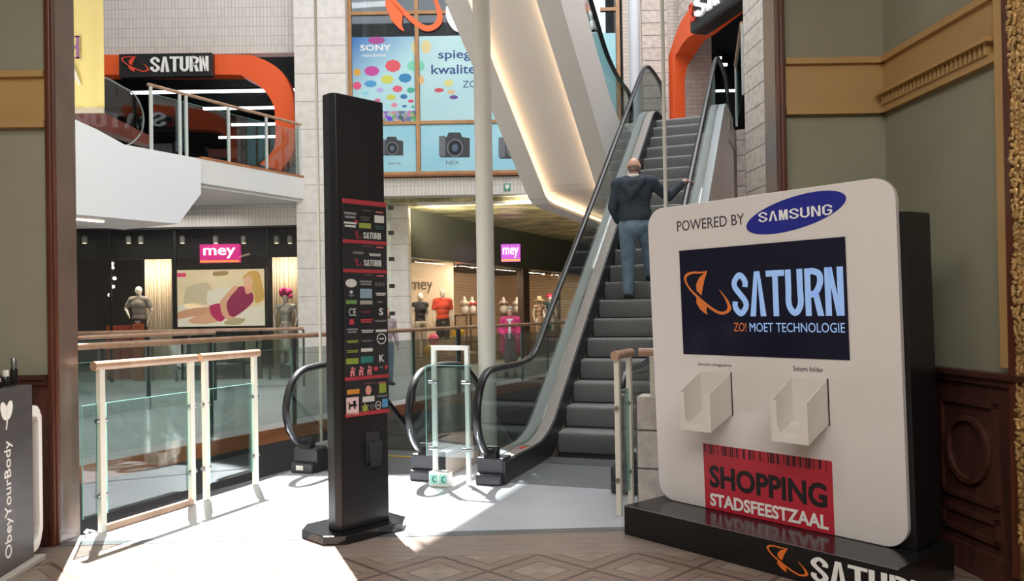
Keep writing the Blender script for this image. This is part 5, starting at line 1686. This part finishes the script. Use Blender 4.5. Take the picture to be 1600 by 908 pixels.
# curtains
def drape(px0, px1, ytop, d, m, label, zb=0.02):
    a_, c_ = FA.uv(px0, ytop, d), FA.uv(px1, ytop, d)
    n = 40
    top = []
    vs = []
    for o in (0.0, -0.01):
        for t in (zb, a_[1]):
            for k in range(n + 1):
                s = a_[0] + (c_[0] - a_[0]) * k / n
                vs.append(FA.pt(s, t, d + .045 * math.sin(k * 1.75) + o))
    m_ = n + 1
    mb = MB(FA)
    mb._add(vs, [(k, k + 1, m_ + k + 1, m_ + k) for k in range(n)] + [(2 * m_ + k, 3 * m_ + k, 3 * m_ + k + 1, 2 * m_ + k + 1) for k in range(n)] + [(m_ + k, m_ + k + 1, 3 * m_ + k + 1, 3 * m_ + k) for k in range(n)])
    o = mb.build('curtain', m, smooth=True)
    return tag(o, label, 'curtain')
M_cur = mat('beige_curtain', '#cbbda8', 0.9)
drape(226, 268, 392, -1.1, M_cur, 'beige pleated curtain behind the mannequin in the grey shirt')
drape(425, 466, 390, -1.1, M_cur, 'beige pleated curtain at the right end of the lower left shop window')
# lit photo poster
q = P2(FA, [(275, 511), (412.5, 420)], -0.5)
ps = empty('lightbox_poster', FA.pt((q[0][0] + q[1][0]) / 2, q[0][1], -0.5), 'backlit photo poster of a reclining blonde woman in magenta top in the lower left window', 'poster')
X0, X1, Z0, Z1 = q[0][0], q[1][0], q[0][1], q[1][1]
MB(FA).box(X0 + .1, X1 - .1, 0.0, Z0 - .05, -0.62, -0.54).build('support', M_blackf, ps)
fr_ = MB(FA).box(X0 - .05, X1 + .05, Z0 - .05, Z1 + .05, -0.62, -0.52).build('frame', M_blackm, ps)
pic = MB(FA).box(X0, X1, Z0, Z1, -0.52, -0.505).build('picture', mat('picture_beige', '#d8cbb2', 0.5, emit=0.5, ecol='#f0d6a6', col2='#c5b699', vscale=1.2), ps)
def shape(pts, c, d=0, nm='printed_shape', em=0.45, sm=True):
    g = [(X0 + (X1 - X0) * x, Z1 - (Z1 - Z0) * y) for x, y in (smooth_path(list(pts) + [pts[0]], 4)[:-1] if sm else pts)]
    MB(FA).prism(g, -0.505 + .002 * d, -0.503 + .002 * d).build(nm, mat('pic_' + c[1:], c, 0.5, emit=em), pic)
shape([(0, .62), (.2, .58), (.4, .66), (.7, .74), (1, .62), (1, 1), (0, 1)], '#e6dcc6', 0, 'printed_bedding', sm=False)
shape([(.12, .30), (.34, .22), (.42, .40), (.36, .60), (.10, .66)], '#cdbd9c', 0, 'printed_cushion')
shape([(.36, .38), (.58, .30), (.64, .46), (.50, .62), (.36, .60)], '#e4dcc6', 1, 'printed_cushion')
shape([(.43, .04), (.58, .03), (.58, .10), (.43, .11)], '#a58a58', 0, 'printed_lamp')
shape([(.0, .76), (.12, .70), (.38, .66), (.40, .78), (.18, .82), (.02, .86)], '#d29c78', 2, 'printed_leg')
shape([(.14, .88), (.26, .80), (.46, .74), (.52, .88), (.36, .95), (.18, .94)], '#dba684', 3, 'printed_leg')
shape([(.38, .64), (.50, .60), (.58, .78), (.50, .92), (.40, .80)], '#b8315f', 4, 'printed_shorts')
shape([(.56, .62), (.70, .32), (.84, .36), (.87, .58), (.66, .84), (.58, .78)], '#93294f', 5, 'printed_top')
shape([(.50, .56), (.66, .30), (.70, .34), (.58, .56), (.60, .80), (.68, .86), (.60, .90), (.52, .78)], '#dba684', 6, 'printed_arm')
shape([(.76, .14), (.84, .04), (.94, .06), (.98, .28), (1.0, .52), (.90, .60), (.88, .40), (.80, .34)], '#d0a558', 6, 'printed_hair')
shape([(.77, .18), (.83, .10), (.87, .18), (.86, .30), (.80, .36), (.77, .28)], '#e2b492', 7, 'printed_face')
shape([(.78, .34), (.86, .30), (.86, .40), (.80, .44)], '#dba684', 7, 'printed_neck')
shape([(.55, .92), (.66, .86), (.78, .88), (.72, .97), (.56, .97)], '#b3a57c', 7, 'printed_book')
shape([(0.0, .05), (.12, .05), (.12, .12), (0.0, .12)], '#d8436e', 2, 'printed_badge', sm=False)
# shop signs
def mey_sign(fr, s0, s1, t0, t1, d0, d1, label, c):
    rt = empty('shop_sign', fr.pt((s0 + s1) / 2, t0, (d0 + d1) / 2), label, 'sign')
    b_ = MB(fr).box(s0, s1, t0, t1, d0, d1).build('sign_box', mat('sign_' + c[1:], c, 0.4, emit=0.75), rt, bevel=0.008)
    h_ = (t1 - t0)
    MB(fr).box(s0 + .01, s1 - .01, t0 + .01, t0 + h_ * .13, d1, d1 + .006).build('orange_stripe', mat('sign_orange_glow', '#f08a3c', 0.4, emit=1.0), b_)
    MB(fr).text('mey', s0 + (s1 - s0) * .1, s1 - (s1 - s0) * .1, t0 + h_ * .22, t0 + h_ * .80, d1, d1 + .02, bold=0.012).build('lettering', mat('sign_white_glow', '#ffffff', 0.4, emit=0.9), b_)
    return rt
q = P2(FA, [(312, 411), (374, 381)], -0.3)
mey_sign(FA, q[0][0], q[1][0], q[0][1], q[1][1], -0.42, -0.30, 'magenta lit sign reading mey above the photo poster', '#c9257c')
# grey-shirted mannequin and the one with pink flower hair
M_gshirt = mat('grey_tshirt', '#8f8780', 0.9)
s, t = FA.uv(218, 500, -0.75)
mannequin(FA.pt(s, 0, -.75), (0, -1, 0), 'bald white mannequin in a grey shirt and dark shorts in the lower left window', [('shirt', lambda b: b.torso(.02) + b.short_sleeves(.014), M_gshirt), ('shorts', lambda b: [b.c('hipL', .10, 'kneeL', .085), b.c('hipR', .10, 'kneeR', .085), b.e((0, 0, .98), (.17, .12, .10))], mat('dark_shorts', '#2c2523', 0.9))],
          dict(elL=(-.30, .0, 1.2), wrL=(-.24, .05, .95), elR=(.34, -.02, 1.25), wrR=(.20, .14, 1.10)), 1.84, 1.05, stand=.50)
s, t = FA.uv(447, 500, -0.75)
b_, rt_ = mannequin(FA.pt(s, 0, -.75), (0, -1, 0), 'mannequin in a silver nightdress with a pink flower on its head', [('nightdress', lambda b: b.torso(.014) + [b.c((0, 0, 1.0), .14, (0, 0, .45), .20)], mat('silver_satin', '#bdb9b2', 0.3, 0.3))],
          dict(elL=(-.30, .0, 1.2), wrL=(-.27, .1, .97), elR=(.30, 0, 1.2), wrR=(.27, .1, .97)), 1.74, .85, stand=.35)
fl = MB()
hp = b_.w((0, 0, 1.76))
for k in range(14):
    fl.ball(hp + Vector((random.uniform(-.11, .11), random.uniform(-.1, .1), random.uniform(-.03, .14))), .06, 8, 6)
fl.build('flower_headpiece', mat('flower_pink', '#d8307c', 0.7), rt_, smooth=True)
# string of bulb lamps
for i, (px, py) in enumerate(((170.5, 403), (175, 412), (175.5, 418), (179, 435), (176.5, 448), (171.5, 461))):
    bd = -1.3 - .16 * i
    s, t = FA.uv(px, py, bd)
    rt = empty('bulb_lamp', FA.pt(s, t - .05, bd), ('topmost', 'second highest', 'third highest', 'third lowest', 'second lowest', 'lowest')[i] + ' of the small hanging bulb lamps left of the grey-shirted mannequin', 'lamp', 'hanging bulb lamps')
    MB().ball(FA.pt(s, t, bd), .045, 10, 8).build('bulb', mat('bulb_glow', '#fff2d8', 0.4, emit=9.0), rt, smooth=True)
    MB().tube([FA.pt(s, t + .04, bd), FA.pt(s, zb_mey - .02, bd)], .005, 5).build('cord', M_blackm, rt)
# low display blocks
for i, (px0, px1, py, d, c, lab) in enumerate(((206, 222, 506, -.4, '#c4602c', 'orange display block under the grey-shirted mannequin'), (166, 202, 509, -.9, '#a8412f', 'low red display block left of the orange display block'), (224, 236, 532, -.35, '#8c4a34', 'small rust display block right of the orange display block'))):
    a_, c_ = FA.uv(px0, py, d), FA.uv(px1, py, d)
    tag(MB(FA).box(a_[0], c_[0], 0.0, a_[1], d - .12, d).build('display_block', mat('block_%d' % i, c, 0.6), bevel=0.01), lab, 'display')
lamp('window_lamp', 'AREA', FA.pt(FA.uv(220, 400)[0], zl - .12, -0.62), 85, (1, .84, .66), 3.0, .25, rot=(math.radians(50), 0, 0))
lamp('window_lamp', 'AREA', FA.pt(FA.uv(440, 400)[0], zl - .12, -0.62), 32, (1, .84, .66), 1.0, .25, rot=(math.radians(50), 0, 0))

# ------------------------------------------------------------------ second shopfront, along the gallery
M_warm = mat('warm_shop_wall', '#b99a7c', 0.7)
slat = brick('wooden_slats', '#cbb090', '#c0a283', '#94775c', 6.0, 0.12, 0.012, 0.5, 0.6, 0.2)
DEPTH2 = 4.0
mb = MB(FB)
mb.box(-0.2, 14.0, 0, 4.28, -DEPTH2 - .1, -DEPTH2)
mb.box(13.9, 14.0, 0, 4.28, -DEPTH2, -.3)
mb.box(-0.3, -0.2, 0, 4.28, -DEPTH2, -.3)
struct(mb.build('wall_shop_right', slat, base=(0, 0, 0)))
struct(MB(FB).box(-0.2, 13.9, 0, 0.30, -DEPTH2, -.05).build('trim_23', mat('podium_wood', '#9a7d62', 0.5), base=(0, 0, 0)))
zf = 3.02
struct(MB(FB).box(-0.2, 14, zf, 4.28, -.35, 0.0).build('trim_24', mat('fascia_black_green', '#4c4e44', 0.4), base=(0, 0, 0)))
struct(MB(FB).box(-0.2, 14, zf + .1, zf + .2, -DEPTH2, -.35).build('ceiling.003', M_blackf, base=(0, 0, 0)))
gp = empty('shop_window', FB.pt(0, 0), 'shop window along the gallery behind the woman in pink, with a brown pillar', 'window')
pillar = FB.uv(824, 480)[0]
s75 = FB.uv(756, 480)[0]
posts = [0.02, s75, pillar - .9, pillar]
for s in posts[:2] + [pillar + 3.2]:
    MB(FB).box(s - .02, s + .02, .3, zf, -.08, -.03).build('frame_post', M_dark_post, gp)
MB(FB).box(pillar - .25, pillar + .25, 0, zf, -.25, -.02).build('pillar', mat('brown_pillar', '#4a3a30', 0.5), gp)
for a_, c_ in ((.04, s75 - .02), (s75 + .02, pillar - .25), (pillar + .25, pillar + 3.18)):
    MB(FB).box(a_, c_, .3, zf, -.062, -.052).build('pane', M_shopglass, gp)
# cream partition with lettering
Yp = 24.6
a_, c_ = at(640, 413, Yp), at(708, 413, Yp)
FPt = Frame((0, Yp, 0), (1, 0, 0))
pt_ = empty('partition', (a_.x, Yp, .3), 'cream partition wall with mey lettering behind the two mannequins', 'partition')
MB(FPt).box(a_.x - .3, c_.x, .3, zf + .08, -.08, 0).build('board', mat('partition_cream', '#e3cfb4', 0.6), pt_)
q = P2(FPt, [(642, 459), (676, 440)])
MB(FPt).text('mey', q[0][0], q[1][0], q[0][1], q[1][1], 0, .015).build('lettering', mat('partition_letters', '#4a3a32', 0.5), pt_)
def on_shop2(px, d):
    s = FB.uv(px, 500, d)[0]
    return FB.pt(s, .30, d)
M_redT = mat('red_tshirt', '#d24a34', 0.85)
M_bk = mat('black_cloth', '#26262b', 0.85)
mannequin(on_shop2(657, -.55), (0.55, -.8, 0), 'mannequin in a black sleeveless vest and pale trousers, left in the gallery shop window', [('vest', lambda b: b.torso(.016), M_bk), ('trousers', lambda b: b.legs(.014), mat('pale_trousers', '#c9bfb2', .8))], None, 1.82, 1.0)
mannequin(on_shop2(692, -.55), (0.25, -.95, 0), 'mannequin in a red t-shirt and black shorts in the gallery shop window', [('shirt', lambda b: b.torso(.024) + b.short_sleeves(.018), M_redT), ('shorts', lambda b: [b.c('hipL', .10, 'kneeL', .09), b.c('hipR', .10, 'kneeR', .09), b.e((0, 0, .97), (.175, .125, .11))], M_bk)], None, 1.95, 1.08)
b_, rt_ = mannequin(on_shop2(843, -.5), (0.5, -.85, 0), 'mannequin in a wide straw hat right of the brown pillar in the shop window', [('beach_dress', lambda b: b.torso(.012) + [b.c((0, 0, 1.0), .14, (0, 0, .62), .17)], mat('beach_dress', '#a88a70', .8))], dict(elL=(-.33, .02, 1.25), wrL=(-.16, .12, 1.12)), 1.74, .85)
hp = b_.w((0, 0.02, 1.73))
MB().lathe(hp, [(.20, -.03), (.19, -.01), (.10, .02), (.085, .11), (.03, .13)], 18).build('straw_hat', mat('straw', '#d8c096', .8), rt_, smooth=True)
b_, rt_ = mannequin(on_shop2(859, -1.1), (0.3, -.9, 0), 'mannequin with a bright pink wig behind the straw-hatted mannequin', [('swimsuit', lambda b: b.torso(.01), mat('dark_teal_swimsuit', '#27433f', .6))], None, 1.9, .85)
blob('wig', [b_.e((0, -.01, 1.75), (.13, .13, .09)), b_.e((0, .02, 1.80), (.09, .09, .06))], mat('wig_pink', '#e0486c', .8), rt_, .014)
# lingerie busts on a dark table
def bust(px, d, z, label, c):
    p = on_shop2(px, d)
    p.z = z
    rt = empty('bust_form', p, label, 'bust form', 'lingerie bust forms in the gallery shop')
    T = Frame(p, (.9, .42, 0))
    blob('torso', [('e', T.pt(0, .18, 0), (.13, .10, .18)), ('e', T.pt(0, .36, 0), (.16, .10, .12)), ('c', T.pt(0, .40, 0), .06, T.pt(0, .55, 0), .05), ('e', T.pt(-.075, .36, .08), (.07, .06, .065)), ('e', T.pt(.075, .36, .08), (.07, .06, .065))], M_mann, rt, .014)
    blob('bra', [('e', T.pt(-.075, .36, .09), (.074, .066, .066)), ('e', T.pt(.075, .36, .09), (.074, .066, .066)), ('c', T.pt(-.15, .33, .03), .02, T.pt(.15, .33, .03), .02)], mat('bra_' + c[1:], c, .7), rt, .012)
    MB().lathe(p, [(.09, 0), (.09, .02), (.02, .03), (.02, .06)], 14).build('foot', M_dark_post, rt)
pa, pb = on_shop2(722, -1.3), on_shop2(742, -1.3)
tb = empty('display_table', (pa.x, pa.y, .3), 'dark display table with bust forms between the red-shirted mannequin and the column', 'table')
FTB = Frame((pa.x, pa.y, 0), (pb.x - pa.x, pb.y - pa.y, 0))
Lt = (pb - pa).length
MB(FTB).box(-.15, Lt + .15, 1.42, 1.47, -.25, .25).build('table_top', mat('table_dark_wood', '#5a4232', .5), tb)
MB(FTB).box(-.1, Lt + .1, .55, .59, -.22, .22).build('lower_shelf', mat('table_dark_wood'), tb)
for sx in (-.1, Lt + .06):
    for dd in (-.22, .18):
        MB(FTB).box(sx, sx + .04, .3, 1.42, dd, dd + .04).build('leg', mat('table_dark_wood'), tb)
bust(726, -1.3, 1.47, 'bust form with pale bra at the left end of the dark display table', '#c9a48c')
bust(738, -1.3, 1.47, 'bust form with red bra at the right end of the dark display table', '#b8403a')
pa, pb = on_shop2(782, -1.0), on_shop2(812, -1.0)
FTB2 = Frame((pa.x, pa.y, 0), (pb.x - pa.x, pb.y - pa.y, 0))
Lt2 = (pb - pa).length
tb = empty('display_table', (pa.x, pa.y, .3), 'dark display table with bust forms behind the woman in pink', 'table')
MB(FTB2).box(-.15, Lt2 + .15, 1.42, 1.47, -.25, .25).build('table_top', mat('table_dark_wood'), tb)
for sx in (-.1, Lt2 + .06):
    for dd in (-.22, .18):
        MB(FTB2).box(sx, sx + .04, .3, 1.42, dd, dd + .04).build('leg', mat('table_dark_wood'), tb)
bust(787, -1.0, 1.47, 'bust form with brown bra left above the woman in pink', '#6a4a40')
bust(808, -1.0, 1.47, 'bust form with white bra right above the woman in pink', '#d8c8ba')
# balloons on thin stands in the window
for i, (px, py, r, c, nm, lab) in enumerate(((678, 530, .15, '#e85a8a', 'pink', 'pink balloon behind the legs of the two left mannequins'), (715, 520, .20, '#f0c832', 'yellow', 'large yellow balloon right of the red-shirted mannequin'), (671, 550, .16, '#ecc43c', 'yellow', 'yellow balloon low beside the black-vested mannequin'), (688, 553, .14, '#e8923c', 'orange', 'orange balloon low between the two left mannequins'), (706, 556, .15, '#e46a80', 'pink', 'small pink balloon below the large yellow balloon'), (718, 556, .14, '#f0d050', 'yellow', 'small yellow balloon low near the column'), (857, 511, .13, '#2f8a50', 'green', 'green balloon right of the brown pillar'), (849, 545, .20, '#e0407c', 'pink', 'large pink balloon below the green balloon'), (868, 532, .15, '#c83a50', 'red', 'small red balloon right of the large pink balloon'))):
    d = (-.36, -.34, -.22, -.95, -.95, -.22, -.28, -.28, -.26)[i]
    s, t = FB.uv(px, py, d)
    p = FB.pt(s, t, d)
    if t - r < .34:
        p.z = .34 + r
    rt = empty('balloon', (p.x, p.y, .30), lab, 'balloon', 'balloons in the gallery shop window')
    MB().ball(p, (r, r, r * 1.05), 16, 12).build('ball', mat('balloon_' + c[1:], c, .35), rt, smooth=True)
    MB().tube([(p.x, p.y, .30), (p.x, p.y, p.z - r + .01)], .008, 6).build('rod', M_steel, rt)
# hanging sign
Ys = 24.6
FSg = Frame((0, Ys, 0), (1, 0, 0))
q = P2(FSg, [(783, 409), (813, 381)])
mey_sign(FSg, q[0][0], q[1][0], q[0][1], q[1][1], -.14, 0.0, 'small purple hanging sign reading mey right of the cream column', '#a022b8')
MB(FSg)
for k, s in enumerate((1.2, 3.6, 6.0, 8.6, 11.2)):
    p = FB.pt(s, 0, -.16)
    lo_ = lamp('shop_lamp', 'AREA', (p.x, p.y, zf - .04), 150, (1.0, .82, .62), 1.6, .25)
    lo_.rotation_euler = (-FB.n * .75 + Vector((0, 0, -1))).to_track_quat('-Z', 'Y').to_euler()
# cove light along the front edge of the gold ceiling
cv = empty('cove_light', (-0.6, 19.75, 4.2), 'thin light strip along the front edge of the gold ceiling', 'light')
MB().wbox(-2.3, 1.6, 19.66, 19.72, 4.20, 4.275).build('housing', M_white, cv)
MB().wbox(-2.25, 1.55, 19.72, 19.74, 4.22, 4.26).build('light_strip', mat('cove_glow', '#fff0d0', .4, emit=8.0), cv)
lo_ = lamp('gallery_cove_lamp', 'AREA', (-0.4, 19.8, 3.95), 190, (1.0, .9, .7), 4.0, .2)
lo_.rotation_euler = Vector((.35, 1, .55)).to_track_quat('-Z', 'Y').to_euler()
for i, (px, py) in enumerate(((711, 411), (738, 412), (832, 419), (849, 410), (862, 412))):
    s = FB.uv(px, py, -.7)[0]
    p = FB.pt(s, zf - .06, -.7)
    rt = empty('spotlight', p, ('first', 'second', 'third', 'fourth', 'fifth')[i] + ' ceiling spotlight from the left in the gallery shop window', 'light', 'spotlights in the gallery shop window')
    MB().lathe(p, [(.05, 0), (.05, .1), (.03, .16)], 12).build('can', M_blackm, rt, smooth=True)
    MB().lathe((p.x, p.y, p.z - .006), [(.045, 0), (.045, .005)], 12).build('lens', mat('spot_glow', '#ffe0b0', .4, emit=14.0), rt)
# glass fin with dark clamps beside the pylon
p = at(609, 400, 18.6)
FF = Frame((p.x, 18.6, 0), (1, 0, 0))
gfi = empty('glass_fin', (p.x, 18.6, 0), 'tall narrow glass fin with dark clamps beside the black pylon', 'glass fin')
MB(FF).box(-.06, .03, 0, 4.2, -.01, .01).build('fin', M_glass, gfi)
for py in (325, 364, 405, 447, 490):
    t = FF.uv(609, py)[1]
    MB(FF).box(-.02, .10, t - .045, t + .045, -.04, .04).build('clamp', M_blackm, gfi)

# ------------------------------------------------------------------ gallery railings
def long_rail(a, b, label, step, h=1.29):
    L = math.hypot(b[0] - a[0], b[1] - a[1])
    n = max(1, round(L / step))
    return railing('gallery_railing', a, b, label, [L * k / n for k in range(n + 1)], h=h, pane=(0.08, 1.08), pm=M_dark_post, clamps=False, rail_r=.036, over=0.0)
E0, E1, E2, E3 = [tuple(p) for p in offs(edge, -0.06)[1:5]]
e00 = tuple(Vector(E0) + (Vector(E0) - Vector(E1)).normalized() * 1.2)
long_rail(e00, E1, 'long gallery railing with dark posts across the void, behind the near cream railings', 1.5)
long_rail((E1[0] + .03, E1[1] + .06), E2, 'gallery railing with dark posts in front of the woman in pink', 1.3)
a_, c_ = at(105, 527.5, 12.2), at(335, 518, 14.8)
long_rail((a_.x, a_.y), (c_.x, c_.y), 'middle gallery railing at the left ending before the shop poster', 1.9)
a_, c_ = at(105, 519.5, 16.4), at(474, 511, 17.4)
long_rail((a_.x, a_.y), (c_.x, c_.y), 'farthest gallery railing directly before the lower left shop window', 2.2)

# ------------------------------------------------------------------ upper shop on the right
FPR = Frame((4.0, 18.9, 0), (0.27, -0.963, 0))
ro = P2(FPR, [(1047, 205), (1047, 110), (1051, 78), (1066, 36), (1088, 6), (1125, -28), (1165, -62)])
ri = P2(FPR, [(1057, 205), (1057, 105), (1062, 82), (1075, 62), (1092, 50), (1127, 22), (1167, -8)])
pg2 = empty('shop_portal', FPR.pt(ro[0][0], 5.0), 'orange portal of the upper right shop at the top of the escalator', 'portal')
ro[0] = (ro[0][0], 5.0); ri[0] = (ri[0][0], 5.0)
MB(FPR).strip(smooth_path(ro, 5), smooth_path(ri, 5), -0.42, 0.05).build('orange_frame', M_orange, pg2, smooth=True)
q = P2(FPR, [(1077, 54), (1077, 22)], .5)
SL = 5.2
sg2 = empty('shop_sign', FPR.pt(q[0][0] + SL / 2, q[0][1], .3), 'black sign box with white capitals over the upper right shop', 'sign')
b_ = MB(FPR).box(q[0][0], q[0][0] + SL, q[0][1], q[1][1] + .15, .06, .5).build('sign_box', mat('sign_black'), sg2, bevel=.06)
z0 = q[0][1]
qa, qb, qc = FPR.uv(1078, 36, .5), FPR.uv(1087, 14, .5), FPR.uv(1089, 29, .5)
planet_logo(MB(FPR), qa[0], qb[0], z0 + .2, z0 + .62, .5, .53).build('logo', mat('sign_red_orange'), b_)
MB(FPR).text('SΛTURN', qc[0], qc[0] + 2.9, z0 + .2, z0 + .66, .5, .56).build('lettering', mat('letters_white_lit', '#ffffff', .5, emit=.3), b_)
M_brickr = brick('rosy_wall_bricks', '#a8948c', '#9c8880', '#8a776f', 0.28, 0.10, 0.008, 0.5, 0.6, 0.3)
struct(MB().wbox(4.2, at(1113, 150, 19.0).x, 19.0, 19.3, 5.0, ROOF).build('wall_shop_brick', M_brickr, base=(0, 0, 0)))
struct(MB().wbox(4.2, 9.5, 25.5, 25.7, 5.0, ROOF).wbox(9.5, 9.6, 13, 25.7, 5.0, ROOF).wbox(4.9, 9.5, 19.3, 25.7, 9.3, 9.4).wbox(4.75, 4.9, 19.3, 25.5, 5.0, ROOF).build('wall_shop_upper_right', M_blackf, base=(0, 0, 0)))
struct(MB(FPR).box(ri[0][0] + .2, 6.5, q[1][1] + .15, ROOF, -.4, 0.0).build('wall_above_portal', M_trav, base=(0, 0, 0)))
for i, (x0, x1, y, Yd) in enumerate(((1121, 1127, 91, 21.5), (1129, 1136, 101, 23.0), (1119, 1150, 142, 24.8))):
    a_, c_ = at(x0, y, Yd), at(x1, y - (0 if i < 2 else 5), Yd)
    t = empty('ceiling_light', a_, ('upper small', 'second small', 'long lower')[i] + ' white light tube inside the dark upper right shop', 'light', 'light tubes in the upper right shop')
    MB().wbox(a_.x, c_.x, Yd - .04, Yd + .04, a_.z - .03, a_.z + .03).build('tube', M_strip_w, t)
    MB().wbox(a_.x, c_.x, Yd - .05, Yd + .05, a_.z + .031, a_.z + .07).build('housing', M_blackm, t)
    MB().tube([(a_.x + .05, Yd, a_.z + .06), (a_.x + .05, Yd, 9.3)], .008, 6).build('hanger', M_dark_post, t)
a_, c_ = at(1151, 195, 15.2), at(1162, 195, 12.95)
railing('balcony_railing', (a_.x, a_.y), (c_.x, c_.y), 'short glass railing at the upper right beside the stone pier', [0.0, math.hypot(c_.x - a_.x, c_.y - a_.y)], h=1.2, z=5.0, pane=(.08, 1.0), pm=mat('pale_grey_post'), clamps=False, over=0.0)
